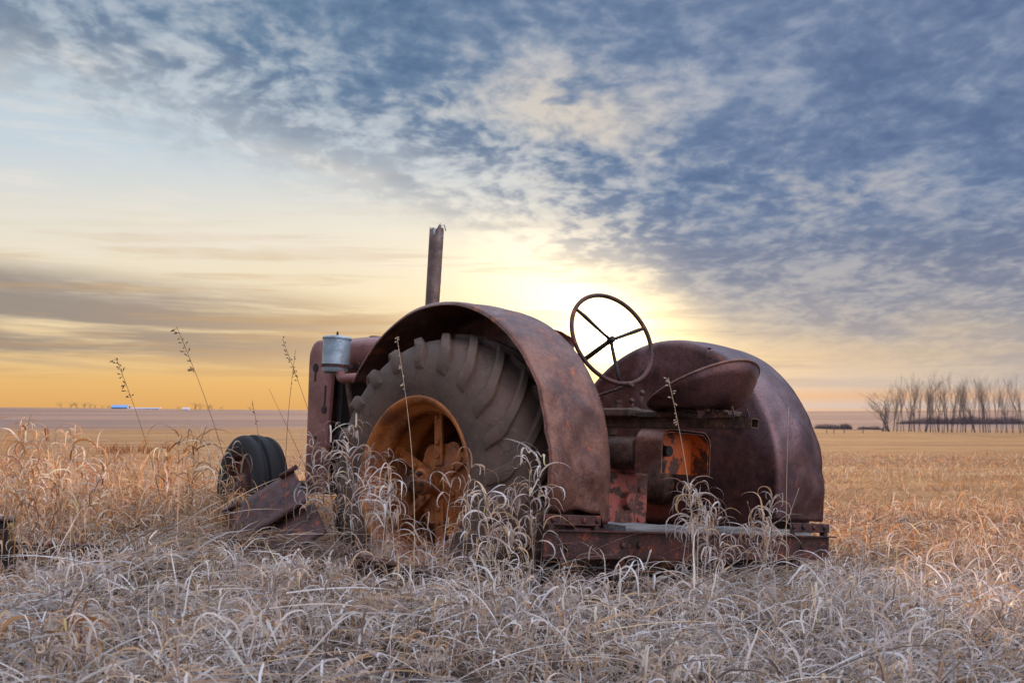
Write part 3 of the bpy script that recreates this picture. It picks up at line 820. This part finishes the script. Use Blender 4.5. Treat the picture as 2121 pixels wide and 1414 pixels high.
beam('bent_channel', 'dark rusty steel piece lying below the big left wheel', 'steel beam', (-.75, 6.62, .38), (-.30, 6.35, .31), .10, .06, M['rust_dark'])
def post():
    e = empty('iron_post', None, (-2.36, 6.45, .16)); tag(e, 'squat black iron post standing in grass at the left picture edge', 'post')
    b = MB(); b.box((0, 0, .20), (.17, .14, .46), bev=.012); b.build('shaft', M['black'], e)
    b = MB(); b.box((0, 0, .436), (.19, .16, .012), bev=.003)
    for sx_ in (-.07, .07): b.bolt((sx_, -.05, .442), (0, 0, 1), .012, .012)
    b.build('cap', M['rust_dark'], e)
post()

# ------------------------------------------------------------ grass blades
rng = np.random.default_rng(12)
def paths(P0, head, pit0, bend, pexp, side, L, K, wind=0.0):
    """centre lines of N blades: returns (N,K+1,3) points and (N,K+1,3) tangents"""
    s = np.linspace(0, 1, K+1)[None, :]
    N_ = len(L); wob = np.cumsum(rng.normal(0, .5/np.sqrt(K), (N_, K+1)), 1)*(bend[:, None] > .9); wob2 = np.cumsum(rng.normal(0, .5/np.sqrt(K), (N_, K+1)), 1)*(bend[:, None] > .9)
    pit = pit0[:, None]-bend[:, None]*s**pexp[:, None]+wob
    hd = head[:, None]+side[:, None]*s+wob2
    T = np.stack([np.cos(pit)*np.cos(hd), np.cos(pit)*np.sin(hd), np.sin(pit)], -1)
    Tm = (T[:, 1:]+T[:, :-1])/2
    seg = Tm*(L[:, None, None]/K)
    P = np.concatenate([P0[:, None, :], P0[:, None, :]+np.cumsum(seg, 1)], 1)
    return P, T, hd
def ribbons(P, T, hd, w, twist0, twist1, base_w=.55, tipp=1.6):
    N, K1, _ = P.shape; s = np.linspace(0, 1, K1)[None, :]
    S = np.stack([-np.sin(hd), np.cos(hd), np.zeros_like(hd)], -1)
    Bn = np.cross(T, S); tw = twist0[:, None]+twist1[:, None]*s
    D = S*np.cos(tw)[..., None]+Bn*np.sin(tw)[..., None]
    prof = (base_w+(1-base_w)*np.minimum(s*3, 1))*(1-s**tipp)+.04
    hw = (w[:, None]*prof/2)[..., None]
    V = np.stack([P-D*hw, P+D*hw], 2)       # N,K1,2,3
    return V.reshape(-1, 3), N, K1
class Grass:
    def __init__(s): s.V = []; s.F = []; s.C = []; s.n = 0
    def add(s, V, N, K1, col, tipcol=None):
        b = s.n+np.arange(N)[:, None]*(K1*2)+np.arange(K1-1)[None]*2
        F = np.stack([b, b+1, b+3, b+2], -1).reshape(-1, 4)
        s.F.append(F); s.V.append(V.astype(np.float32)); s.n += N*K1*2
        c = np.repeat(col[:, None, :], K1*2, 1)
        if tipcol is not None:
            t = np.repeat(np.linspace(0, 1, K1), 2)[None, :, None]**1.5
            c = c*(1-t)+tipcol[:, None, :]*t
        s.C.append(c.reshape(-1, 3).astype(np.float32))
    def build(s, name, mat):
        V = np.vstack(s.V); F = np.vstack(s.F).astype(np.int32); C = np.vstack(s.C)
        me = bpy.data.meshes.new(name); me.vertices.add(len(V)); me.vertices.foreach_set('co', V.ravel())
        me.loops.add(F.size); me.loops.foreach_set('vertex_index', F.ravel())
        me.polygons.add(len(F)); me.polygons.foreach_set('loop_start', np.arange(0, F.size, 4, dtype=np.int32))
        me.polygons.foreach_set('loop_total', np.full(len(F), 4, np.int32))
        me.polygons.foreach_set('use_smooth', np.ones(len(F), bool))
        me.update(calc_edges=True)
        at = me.color_attributes.new('tint', 'FLOAT_COLOR', 'POINT')
        at.data.foreach_set('color', np.hstack([C, np.ones((len(C), 1), np.float32)]).ravel())
        me.materials.append(mat)
        o = bpy.data.objects.new(name, me); COL.objects.link(o); return o
PALE = np.array([.76, .71, .70]); STRAW = np.array([.62, .45, .29]); TAN = np.array([.50, .265, .105]); BROWN = np.array([.28, .12, .045]); GREYB = np.array([.34, .295, .285])
def tints(n, warm=None):
    w = rng.random((n, 1)) if warm is None else np.clip(warm[:, None]+rng.normal(0, .22, (n, 1)), 0, 1)
    k = rng.random((n, 1))
    cool = np.where(k < .62, PALE, np.where(k < .80, STRAW, GREYB)); hot = np.where(k < .45, STRAW, np.where(k < .82, TAN, BROWN))
    c = cool*(1-w)+hot*w
    return np.clip(c*np.exp(rng.normal(-.05, .34, (n, 1))), .02, .8)
def tractor_block(x, y):
    """distance-like mask: 1 where a tall plant would grow through the wheels or body"""
    d = np.stack([x, y, np.full_like(x, .3), np.ones_like(x)], 0)
    q = np.array(TI) @ d; tx, ty = q[0], np.abs(q[1])
    wh = (np.abs(tx) < .80) & (ty > .66) & (ty < 1.27)
    bd = (tx > -.42) & (tx < 2.3) & (ty < .32)
    pl = (np.abs(tx+.3) < .60) & (ty < .68)
    fw_ = (np.abs(tx-2.31) < .36) & (np.abs(q[1]-.66) < .15)
    return wh | bd | pl | fw_
def plants(G, x, y, hmul, warm, nleaf=(5, 11), lean=None, K=7, leafL=1.0, wmul=1.0, zoff=None):
    n = len(x); z = ground_z(x, y)-.02
    if zoff is not None: z = z+zoff
    P0 = np.stack([x, y, z], 1)
    head = rng.normal(-.5, 1.3, n) if lean is None else rng.normal(lean, .5, n)
    SL = (rng.uniform(.18, .36, n))*hmul
    P, T, hd = paths(P0, head, R_(90)-np.abs(rng.normal(0, .30, n)), rng.uniform(.0, .8, n), np.full(n, 1.6), rng.normal(0, .4, n), SL, K)
    V, N, K1 = ribbons(P, T, hd, rng.uniform(.0025, .004, n)*wmul, rng.uniform(0, 3, n), np.zeros(n), .9, 3.0)
    G.add(V, N, K1, tints(n, warm))
    cnt = rng.integers(nleaf[0], nleaf[1], n); idx = np.repeat(np.arange(n), cnt); m_ = len(idx)
    ks = rng.integers(1, K+1, m_); B0 = P[idx, ks]
    lh = head[idx]*.35+rng.uniform(-PI, PI, m_)*1.0
    L = (.06+.26*rng.random(m_)**1.6)*leafL*np.sqrt(hmul[idx])
    Pl, Tl, hl = paths(B0, lh, rng.uniform(.4, 1.45, m_), rng.uniform(1.2, 4.9, m_), rng.uniform(.8, 2.8, m_), rng.normal(0, 1.0, m_), L, 9)
    lowz = ground_z(Pl[:, :, 0].ravel(), Pl[:, :, 1].ravel()).reshape(Pl.shape[:2])+.02
    Pl[:, :, 2] = np.maximum(Pl[:, :, 2], lowz)
    V, N, K1 = ribbons(Pl, Tl, hl, (.0032+.0085*rng.random(m_)**1.5)*wmul, rng.normal(0, .5, m_), rng.normal(0, 1.0, m_), .6, 1.8)
    c = tints(m_, warm[idx]); G.add(V, N, K1, c, np.clip(c*.9+.1*PALE, 0, 1))
def warm_of(x, y):
    return np.clip(.15+.66*sstep(6.4, 9.5, y)+.45*sstep(.9, -1.8, x)*sstep(5.2, 7.5, y)+(fbm(x*1.1, y*1.1, 50)-.5)*.7, 0, 1)  # warmer tint behind and at left: low sunlight put into the colour
def scatter(y0, y1, dens, pad=.9):
    area = .4*(y1*y1-y0*y0)+2*pad*(y1-y0); n = int(area*dens)
    u = rng.random(n*2); yy = y0+(y1-y0)*rng.random(n*2); keep = rng.random(n*2) < (.4*yy+pad)/(.4*y1+pad)
    yy = yy[keep][:n]; xx = rng.uniform(-1, 1, len(yy))*(.4*yy+pad); return xx, yy
def near_grass():
    G = Grass()
    # matted straw
    x, y = scatter(2.6, 15, 700); gp = fbm(x*2.3+11, y*3.1, 66, 2)+rng.normal(0, .05, len(x)); kk = gp > .36; x, y = x[kk], y[kk]; n = len(x)
    hn = fbm(x*1.3+3, y*1.3, 60)
    z = ground_z(x, y)+rng.random(n)*(.05+.16*hn)*(1-.5*sstep(9, 14, y))
    zc = tractor_block(x, y) | ((x+2.3)**2/.25+(y-6.2)**2/.3 < 1); z = np.where(zc, ground_z(x, y)+rng.random(n)*.05, z)
    head = rng.normal(-.55, 1.2, n)+(fbm(x*.6, y*.6, 64)-.5)*3
    P, T, hd = paths(np.stack([x, y, z], 1), head, rng.uniform(-.1, .75, n), rng.uniform(.2, 2.2, n), np.full(n, 1.3), rng.normal(0, .9, n), rng.uniform(.10, .36, n), 6)
    lz = ground_z(P[:, :, 0].ravel(), P[:, :, 1].ravel()).reshape(P.shape[:2])+.004
    P[:, :, 2] = np.maximum(P[:, :, 2], lz)
    V, N, K1 = ribbons(P, T, hd, rng.uniform(.003, .0095, n)*(1+.5*sstep(8, 14, y)), rng.normal(0, .6, n), rng.normal(0, .8, n), .7, 2.0)
    c = tints(n, warm_of(x, y)*.9+.05)*(.42+.45*rng.random((n, 1)))  # shade beneath the standing plants put into the straw tint for contrast
    G.add(V, N, K1, c)
    # standing plants in clumps
    for (a, b_, dn) in ((3.0, 9.5, 175), (9.5, 15, 85)):
        x, y = scatter(a, b_, dn)
        cl = fbm(x*2.1+7, y*2.1, 70, 2); keep = (cl+rng.normal(0, .10, len(x))) > .44
        x, y = x[keep], y[keep]; k2 = ~tractor_block(x, y); x, y = x[k2], y[k2]
        h = .72+1.1*(fbm(x*.9, y*.9, 75)-.35)
        h = h+.10*sstep(-.9, -2.0, x)*sstep(6.0, 7.2, y)+.35*sstep(2.2, 3.2, x)*sstep(7, 9, y)
        q = np.array(TI) @ np.stack([x, y, np.full_like(x, .3), np.ones_like(x)], 0)
        h = h*(1-.55*((q[0] < -.88) & (q[0] > -1.75) & (np.abs(q[1]) < 1.35)))
        h = h*(1-.70*np.exp(-((x+1.2)**2/.20+(y-6.85)**2/.35)))*(1-.65*np.exp(-((x+2.15)**2/.45+(y-6.1)**2/.5)))
        h = h+.30*sstep(-1.75, -2.2, x)*sstep(6.6, 7.2, y)*sstep(9.5, 8.5, y)
        h = h*(1-.55*np.exp(-((x+1.55)**2/.25+(y-8.0)**2/.6)))
        h = h*(1+.15*((np.abs(q[0]) < 1.0) & (q[1] > 1.27) & (q[1] < 1.75)))
        h = h*(1+.5*np.exp(-((q[0]+1.1)**2/.05+(q[1]+.1)**2/.3)))
        h = h*(1-.30*sstep(6.0, 4.0, y)); h = np.where(y > 9, h*.62, h)
        plants(G, x, y, np.clip(h, .25, 1.6), warm_of(x, y), wmul=1.0+.35*sstep(8, 13, y).mean())
    # long fallen straws lying over one another
    x, y = scatter(2.8, 11, 42); n = len(x)
    zc = tractor_block(x, y); x, y = x[~zc], y[~zc]; n = len(x)
    P, T, hd = paths(np.stack([x, y, ground_z(x, y)+rng.uniform(.03, .20, n)], 1), rng.normal(-.55, .9, n), rng.uniform(0, .55, n), rng.uniform(.1, .8, n), np.full(n, 1.3), rng.normal(0, .35, n), rng.uniform(.25, .60, n), 7)
    lz = ground_z(P[:, :, 0].ravel(), P[:, :, 1].ravel()).reshape(P.shape[:2])+.01
    P[:, :, 2] = np.maximum(P[:, :, 2], lz)
    V, N, K1 = ribbons(P, T, hd, rng.uniform(.002, .0065, n), rng.normal(0, .6, n), rng.normal(0, .4, n), .9, 3.0)
    G.add(V, N, K1, tints(n, warm_of(x, y)+.05))
    o = G.build('dry_grass', M['grass']); tag(o, 'matted curled pale dry grass round the tractor and foreground', 'dry grass', kind='stuff')
    print('near grass verts', G.n)
    G = Grass()                # shorter field grass further off
    x, y = scatter(14, 60, 34, 2); kf = rng.random(len(x)) < (1-sstep(20, 60, y))*.9+.05; x, y = x[kf], y[kf]; n = len(x)
    sc = (y/14)**.8
    P, T, hd = paths(np.stack([x, y, ground_z(x, y)-.01], 1), rng.uniform(-PI, PI, n), rng.uniform(.6, 1.5, n), rng.uniform(.2, 2.0, n), np.full(n, 1.5), rng.normal(0, .5, n), rng.uniform(.08, .22, n)*(.7+.8*(fbm(x*.25, y*.25, 81))), 4)
    V, N, K1 = ribbons(P, T, hd, rng.uniform(.005, .010, n)*sc, rng.uniform(0, 3, n), rng.normal(0, .5, n))
    G.add(V, N, K1, tints(n, np.clip(.85+(fbm(x*.12, y*.4, 83)-.5)*1.0, 0, 1))*.85)
    o = G.build('field_grass', M['grass']); tag(o, 'short orange tan grass of the field behind the tractor', 'field grass', kind='stuff')
def world_at(px, py, Yd):
    f = 2919.8; th = math.atan((853-707)/f); xx = (px-1060.5)/f; u = (707-py)/f; c, s = math.cos(th), math.sin(th)
    d = Vector((xx, c-u*s, s+u*c)); d = d*(Yd/d.y); return d+Vector((0, 0, CH))
def clumps():
    # px, py of the tip, depth, leaf amount, label
    spec = [
     (1432, 1010, 6.85, 5, 'tall curled pale grass clump in front of the middle of the channel'),
     (1580, 1035, 7.2, 4, 'curled pale grass clump before the right end of the channel'),
     (1505, 1045, 7.05, 2, 'thin curled grass clump between two fuller ones at the channel'),
     (1113, 930, 6.45, 3, 'tall thin pale grass clump hanging beside the left fender edge'),
     (1020, 1020, 6.2, 4, 'curled grass clump before the bottom of the big tyre'),
     (925, 960, 6.5, 1, 'thin grass tuft before the lower right of the orange rim'),
     (800, 945, 6.6, 3, 'dense curled grass clump before the lower left of the orange rim'),
     (735, 870, 6.9, 4, 'curled grass clump below the radiator shell'),
     (660, 905, 7.2, 4, 'brown curled grass clump left of the radiator shell base'),
     (35, 885, 5.9, 5, 'tallest brown backlit grass clump at the left edge'),
     (88, 888, 6.3, 3, 'narrow brown backlit grass clump second from the left edge'),
     (175, 905, 6.4, 3, 'brown grass clump with one white blade at the left'),
     (372, 888, 6.6, 4, 'arched grass clump left of the small front wheel'),
     (490, 925, 6.9, 1, 'curled grass clump in front of the small front wheel'),
     (120, 1352, 4.1, 3, 'thick hooked tan grass clump at the bottom left corner'),
     (600, 1180, 5.6, 4, 'curled grass clump in the foreground below the steel box')]
    for (px, py, D, k, lab) in spec:
        tip = world_at(px, py, D); gz = float(ground_z(tip.x, tip.y)); H = max(.2, tip.z-gz)
        G = Grass(); n = 2+k
        x = tip.x+rng.normal(0, .03+.008*k, n); y = tip.y+rng.normal(0, .03, n)
        wm = np.clip(np.full(n, .25)+(.55 if px < 500 else 0), 0, 1)  # left clumps tinted browner, backlight painted into the blades
        P0 = np.stack([x, y, ground_z(x, y)], 1)
        SL = H*rng.uniform(.62, 1.0, n); SL[0] = H*.99; P0[0, :2] = (tip.x, tip.y)
        P, T, hd = paths(P0, rng.uniform(-PI, PI, n), np.full(n, R_(88))-np.abs(rng.normal(0, .07, n)), rng.uniform(0, .25, n), np.full(n, 1.5), rng.normal(0, .3, n), SL, 14)
        V, N, K1 = ribbons(P, T, hd, np.full(n, .0042), rng.uniform(0, 3, n), np.zeros(n), .9, 3.0); G.add(V, N, K1, tints(n, wm))
        m_ = (17 if k > 2 else 9)*n; idx = rng.integers(0, n, m_); ks = rng.integers(4, 15, m_)
        ks = np.maximum(ks, 14-rng.integers(0, 9, m_))
        B0 = P[idx, ks]
        Pl, Tl, hl = paths(B0, rng.uniform(-PI, PI, m_), rng.uniform(.7, 1.5, m_), rng.uniform(2.2, 5.0, m_), rng.uniform(.9, 1.7, m_), rng.normal(0, .8, m_), rng.uniform(.10, .26, m_), 10)
        V, N, K1 = ribbons(Pl, Tl, hl, rng.uniform(.006, .0115, m_), rng.normal(0, .4, m_), rng.normal(0, 1.0, m_), .6, 1.8)
        G.add(V, N, K1, tints(m_, wm[idx]))
        o = G.build('grass_clump', M['grass']); tag(o, lab, 'grass clump', 'tall curled grass clumps')
def stems():
    # tip px/py, root px/py, depth, seed-head size, label
    spec = [
     (240, 740, 300, 900, 6.6, 1.0, 'seed stalk with drooping dark head, leftmost against the orange sky'),
     (366, 676, 440, 905, 6.8, 1.1, 'tallest seed stalk at left, leaning with dark drooping head'),
     (585, 702, 650, 850, 7.4, .9, 'seed stalk with pale drooping head just left of the radiator shell'),
     (612, 725, 606, 900, 7.2, .3, 'straight bare grass stalk left of the radiator shell'),
     (522, 828, 535, 900, 9.0, .5, 'short pale seed stalk standing above the small front wheel'),
     (557, 805, 625, 930, 8.4, .1, 'bare leaning grass stalk between front wheel and radiator shell'),
     (822, 697, 845, 1100, 6.2, .6, 'tall pale seed stalk standing in front of the big rear tyre'),
     (1384, 782, 1424, 1110, 6.5, .8, 'tall seed stalk crossing in front of the pan seat'),
     (1634, 842, 1632, 1130, 6.9, .1, 'straight bare stalk in front of the right fender'),
     (1655, 1010, 1610, 1150, 6.9, .1, 'leaning bare stalk at the right end of the channel'),
     (1330, 800, 1330, 800, 0, 0, '')]
    for (tx, ty, rx, ry, D, hs_, lab) in spec:
        if D == 0: continue
        a = world_at(rx, ry, D); t = world_at(tx, ty, D); d = (t-a)
        gz = float(ground_z(a.x, a.y)); k = (a.z-gz)/max(.05, d.z); base = a-d*min(k, 1.2)*Vector((1, 1, 1)).x
        base = a-d*min(k, 1.0); base.z = gz-.01
        L = (t-base); e = empty('tall_grass_stalk', None, base); tag(e, lab, 'grass stalk', 'tall seed stalks standing above the grass')
        pts = []; sgn = 1 if tx > rx else -1
        for i in range(15):
            s = i/14; p = L*s; bow = .05*L.length*math.sin(PI*s)*(1 if hs_ > .2 else .3)
            pts.append(p+Vector((-sgn*bow*.6, 0, bow*.2)))
        b = MB(); b.tube(pts, [.0024*(1-.6*i/14) for i in range(15)], 5)
        m_ = M['stalk_pale'] if D < 7 and tx > 700 else M['stalk']
        b.build('stem', m_, e)
        if hs_ > .2:
            rr = random.Random(int(tx)); h = MB()
            h.tube([L*s_+Vector((-sgn*.05*L.length*math.sin(PI*s_)*.6, 0, .05*L.length*math.sin(PI*s_)*.2)) for s_ in (.79, .84, .88, .92, .96, 1.0)], .0012, 4)
            for i in range(int(16*hs_)+4):
                s = .80+.20*rr.random(); p = L*s; bow = .05*L.length*math.sin(PI*s); p = p+Vector((-sgn*bow*.6, 0, bow*.2))
                dd = Vector((sgn*rr.uniform(-.3, .9), rr.uniform(-.4, .4), rr.uniform(-.7, .6))).normalized()*rr.uniform(.012, .030)*hs_
                h.tube([p, p+dd*.55], .0008, 4)
                h.tube([p+dd*.5, p+dd*.8, p+dd*1.25], [.0012, .0038, .0006], 5)
            h.build('seed_head', m_, e)
M['stalk'] = plain('dark_stalk', (.16, .10, .05), .8); M['stalk_pale'] = plain('pale_stalk', (.50, .38, .26), .8)
if GRASS: near_grass()
clumps()
stems()

# ------------------------------------------------------------ far things
def put(o, x, y, dz=0): o.location = (x, y, float(ground_z(x, y))+dz)
def bare_tree(name, H, seed, spread=.5, forks=2, mat_t=None):
    """trunk that forks into rising limbs and fine twigs"""
    r = random.Random(seed); e = empty(name); tb = MB(); lb = MB(); tw = MB()
    def grow(p, d, L, rad, lvl, mb):
        n = 4; pts = [p]; dd = d.copy()
        for i in range(n):
            dd = (dd+Vector((r.gauss(0, .10), r.gauss(0, .10), .07))).normalized(); pts.append(pts[-1]+dd*L/n)
        mb.tube(pts, [rad*(1-.55*i/n) for i in range(n+1)], 5 if lvl < 2 else 3, cap=False)
        if lvl >= 4: return
        k = (3, 3, 4, 3)[lvl]
        for i in range(k):
            s = 1.0 if i == 0 else r.uniform(.35, .98)
            q = pts[min(n, int(s*n+.5))]
            sp_ = spread*(1+.2*lvl)
            v = (dd+Vector((r.gauss(0, sp_*1.25), r.gauss(0, sp_*1.25), r.uniform(0, .25)))).normalized()
            grow(q, v, L*r.uniform(.5, .82), rad*r.uniform(.42, .6), lvl+1, (tb, lb, tw, tw, tw)[min(lvl+1, 4)])
    for k in range(forks):
        a = r.uniform(0, 2*PI); grow(Vector((.12*math.cos(a), .12*math.sin(a), -.1)), Vector((.12*math.cos(a), .12*math.sin(a), 1)).normalized(), H*.42, H*.0105, 0, tb)
    tb.build('trunk', M['bark'], e); lb.build('limbs', M['bark'], e); tw.build('twigs', M['twig'], e)
    return e
ORD = ['first', 'second', 'third', 'fourth', 'fifth', 'sixth', 'seventh', 'eighth', 'ninth', 'tenth', 'eleventh', 'twelfth', 'thirteenth', 'fourteenth', 'fifteenth', 'sixteenth', 'seventeenth', 'eighteenth', 'nineteenth', 'twentieth', 'twenty-first', 'twenty-second', 'twenty-third', 'twenty-fourth', 'twenty-fifth', 'twenty-sixth', 'twenty-seventh', 'twenty-eighth', 'twenty-ninth', 'thirtieth']+['thirty-'+w for w in ('first', 'second', 'third', 'fourth', 'fifth', 'sixth', 'seventh', 'eighth', 'ninth')]
def copy_tree(o, parent=None):
    c = o.copy(); COL.objects.link(c); c.parent = parent
    for ch in o.children: copy_tree(ch, c)
    return c
protos = [bare_tree('bare_tree', 8.0, 5, .50, 2), bare_tree('bare_tree', 8.0, 9, .26, 1), bare_tree('bare_tree', 8.0, 14, .34, 2), bare_tree('bare_tree', 8.0, 23, .42, 3), bare_tree('bare_tree', 8.0, 31, .22, 2), bare_tree('bare_tree', 8.0, 44, .30, 1)]
# x of trunk in the photo, row of the top
tr = [(1834, 806, 0), (1842, 812, 3), (1856, 793, 2), (1872, 786, 1), (1879, 790, 4), (1893, 782, 4), (1906, 800, 5), (1915, 787, 3), (1932, 781, 1), (1944, 792, 0), (1953, 778, 5), (1962, 784, 4), (1971, 800, 2), (1979, 786, 1), (1987, 797, 5), (1998, 789, 4), (2009, 790, 1), (2019, 802, 3), (2029, 778, 5), (2036, 796, 4), (2048, 779, 2), (2059, 790, 1), (2072, 806, 0), (2086, 800, 4), (2112, 776, 2), (2120, 784, 1)]
tr = sorted(tr+[(1826, 822, 3), (1848, 800, 4), (1864, 795, 5), (1886, 796, 2), (1900, 789, 1), (1925, 795, 4), (1938, 786, 5), (1967, 791, 4), (1992, 782, 2), (2042, 786, 4), (2066, 796, 1), (2080, 791, 5), (2096, 800, 2)])
used = set(); rt = random.Random(4)
for i, (px, top, pi_) in enumerate(tr):
    if pi_ in used: o = copy_tree(protos[pi_])
    else: o = protos[pi_]; used.add(pi_)
    D = 235+rt.uniform(-10, 10); x = (px-1060.5)/2919.8*D
    put(o, x, D); zt = CH+(853-top)/2919.8*D; Ht = zt-o.location.z
    s = Ht/8.0*(1.12 if pi_ in (1, 4, 5) else 1.05); o.scale = (s*(1.7 if px < 1845 else 1.1 if pi_ in (0, 3) else .68), s*.68, s); o.rotation_euler.z = rt.uniform(0, 6.28)
    desc = {0: 'broad spreading', 1: 'slim single-stemmed', 2: 'forked', 3: 'many-stemmed', 4: 'narrow upright', 5: 'thin straight'}[pi_]
    hd_ = 'tall' if top < 786 else ('low' if top > 798 else 'middling')
    tag(o, f'{hd_} {desc} bare tree, {ORD[i]} from the left in the row', 'tree', 'bare trees in the shelterbelt row')
def bush_mesh(name, n, L, Hh, seed, mat, parent=None, dpt=2.0):
    r = np.random.default_rng(seed); G = Grass()
    x = r.uniform(-L/2, L/2, n); y = r.uniform(-dpt, dpt, n)
    env = Hh*(.55+.45*vnoise(x*.45+seed, y*0+2, seed))*np.sqrt(np.clip(1-(2*x/L)**4, .05, 1))
    P, T, hd = paths(np.stack([x, y, np.zeros(n)-.1], 1), r.uniform(-PI, PI, n), r.uniform(1.0, 1.55, n), r.uniform(0, .6, n), np.full(n, 1.2), r.normal(0, .5, n), env*r.uniform(.5, 1.15, n), 4)
    V, N, K1 = ribbons(P, T, hd, np.full(n, .07), r.uniform(0, 3, n), np.zeros(n), .9, 1.5)
    col = np.clip(np.array([.13, .095, .10])*r.normal(1, .3, (n, 1)), .02, .3); G.add(V, N, K1, col)
    return G.build(name, mat)
M['brush'] = blade_mat('brush', .1)
o = bush_mesh('thicket', 9000, 46, 3.8, 3, M['brush'], dpt=8); tag(o, 'dark leafless thicket behind the row of bare trees at right', 'thicket', kind='stuff'); put(o, (2000-1060.5)/2919.8*500, 500)
for k, (px, wd, top, lab) in enumerate(((1712, 52, 868, 'low dark bush just right of the right fender'), (1748, 26, 868, 'rounded dark bush between the fender and the row of trees'), (1800, 50, 869, 'dark bush at the foot of the leftmost bare tree'))):
    D = 330; o = bush_mesh('bush', 900, wd/2919.8*D, 1.7, 7+k, M['brush']); put(o, (px-1060.5)/2919.8*D, D); tag(o, lab, 'bush', 'dark bushes beyond the field')
# farm buildings on the left skyline
def barn(name, px0, px1, row_top, D, depth, roofc, wallc, label, cat, flat=False, gable=False):
    x0 = (px0-1060.5)/2919.8*D; x1 = (px1-1060.5)/2919.8*D; L = x1-x0
    gz = float(ground_z((x0+x1)/2, D)); H = CH+(853-row_top)/2919.8*D-gz
    e = empty(name, None, ((x0+x1)/2, D, gz)); tag(e, label, cat)
    wh = H*(.34 if not flat else .45)
    w = MB(); w.box((0, 0, wh/2-.5), (L, depth, wh+1.0)); 
    w.add([(-L/2, -depth/2, wh), (-L/2, depth/2, wh), (-L/2, 0, H-.1)], [(0, 1, 2)]); w.add([(L/2, -depth/2, wh), (L/2, depth/2, wh), (L/2, 0, H-.1)], [(0, 2, 1)])
    w.build('walls', wallc, e)
    r = MB(); r.add([(-L/2-.3, -depth/2-.4, wh-.05), (L/2+.3, -depth/2-.4, wh-.05), (L/2+.3, 0, H), (-L/2-.3, 0, H), (L/2+.3, depth/2+.4, wh-.05), (-L/2-.3, depth/2+.4, wh-.05)], [(0, 1, 2, 3), (3, 2, 4, 5)])
    r.build('roof', roofc, e, solid=.12)
    d = MB(); d.box((L*.28, -depth/2-.04, wh*.42), (min(3.0, L*.2), .08, wh*.84)); d.build('door', M['fdoor'], e)
    return e
M['broof'] = plain('blue_roof', (.03, .22, .50), .35, 0, .1); M['wroof'] = plain('pale_roof', (.45, .56, .78), .4, 0, .1); M['wwall'] = plain('white_wall', (.55, .55, .58), .7, 0, .1); M['dwall'] = plain('dark_wall', (.05, .10, .22), .7, 0, .1); M['fdoor'] = plain('barn_door', (.2, .2, .22), .6)
barn('barn', 235, 268, 838.5, 1150, 12, M['broof'], M['dwall'], 'barn with bright blue roof on the left skyline', 'barn')
barn('shed', 274, 333, 844.5, 1150, 9, M['wroof'], M['dwall'], 'long low pale blue shed right of the blue barn', 'shed', flat=True)
barn('farm_house', 381, 393, 844.5, 1150, 6, M['wroof'], M['wwall'], 'small white farm house among trees on the left skyline', 'house')
fl = [(128, 833, 0), (146, 834, 3), (160, 832, 2), (176, 834, 3), (188, 836, 0), (198, 835, 2), (212, 840, 0), (224, 841, 3), (372, 843, 0), (405, 834, 3), (414, 836, 0), (431, 837, 2), (441, 839, 3), (458, 846, 0), (520, 846, 3)]
for i, (px, top, pi_) in enumerate(fl):
    o = copy_tree(protos[pi_]); D = 1160; x = (px-1060.5)/2919.8*D; put(o, x, D)
    s = max(.35, (CH+(853-top)/2919.8*D-o.location.z)/8.0); o.scale = (s*3.0, s*3.0, s*1.1); o.rotation_euler.z = rt.uniform(0, 6)
    where = 'counting from the left towards the blue barn' if px < 235 else 'counting right from the farm sheds'
    j = i if px < 235 else i-8
    tag(o, f'{ORD[j]} distant bare tree on the skyline, {where}', 'tree', 'distant trees on the left skyline')
# weeds and fence posts in the middle distance
def weed(px, row, D, H, lab):
    r = np.random.default_rng(int(px)); G = Grass(); n = 26
    P, T, hd = paths(np.stack([r.normal(0, .12, n), r.normal(0, .12, n), np.zeros(n)], 1), r.uniform(-PI, PI, n), r.uniform(1.0, 1.5, n), r.uniform(0, .5, n), np.full(n, 1.3), r.normal(0, .5, n), H*r.uniform(.5, 1, n), 4)
    V, N, K1 = ribbons(P, T, hd, np.full(n, .03), r.uniform(0, 3, n), np.zeros(n)); G.add(V, N, K1, np.clip(BROWN*.8*r.normal(1, .2, (n, 1)), .02, 1))
    o = G.build('weed', M['grass']); put(o, (px-1060.5)/2919.8*D, D); tag(o, lab, 'weed', 'dark weeds in the field at left')
for i, px in enumerate((214, 228, 240, 255, 266, 290, 302, 318, 345, 390)):
    weed(px, 905, 58+(i % 3)*3, .45 if i % 2 else .6, f'{ORD[i]} dark weed from the left in the field beyond the tall grass')
for i, px in enumerate((1711, 1726, 1747, 1786, 1950)):
    b = MB(); b.tube([(0, 0, -.2), (0.01, 0, 1.0)], .05, 7); o = b.build('fence_post', M['bark']); D = 190; put(o, (px-1060.5)/2919.8*D, D)
    tag(o, f'{ORD[i]} small fence post from the left in the field at right', 'fence post', 'fence posts in the field at right')
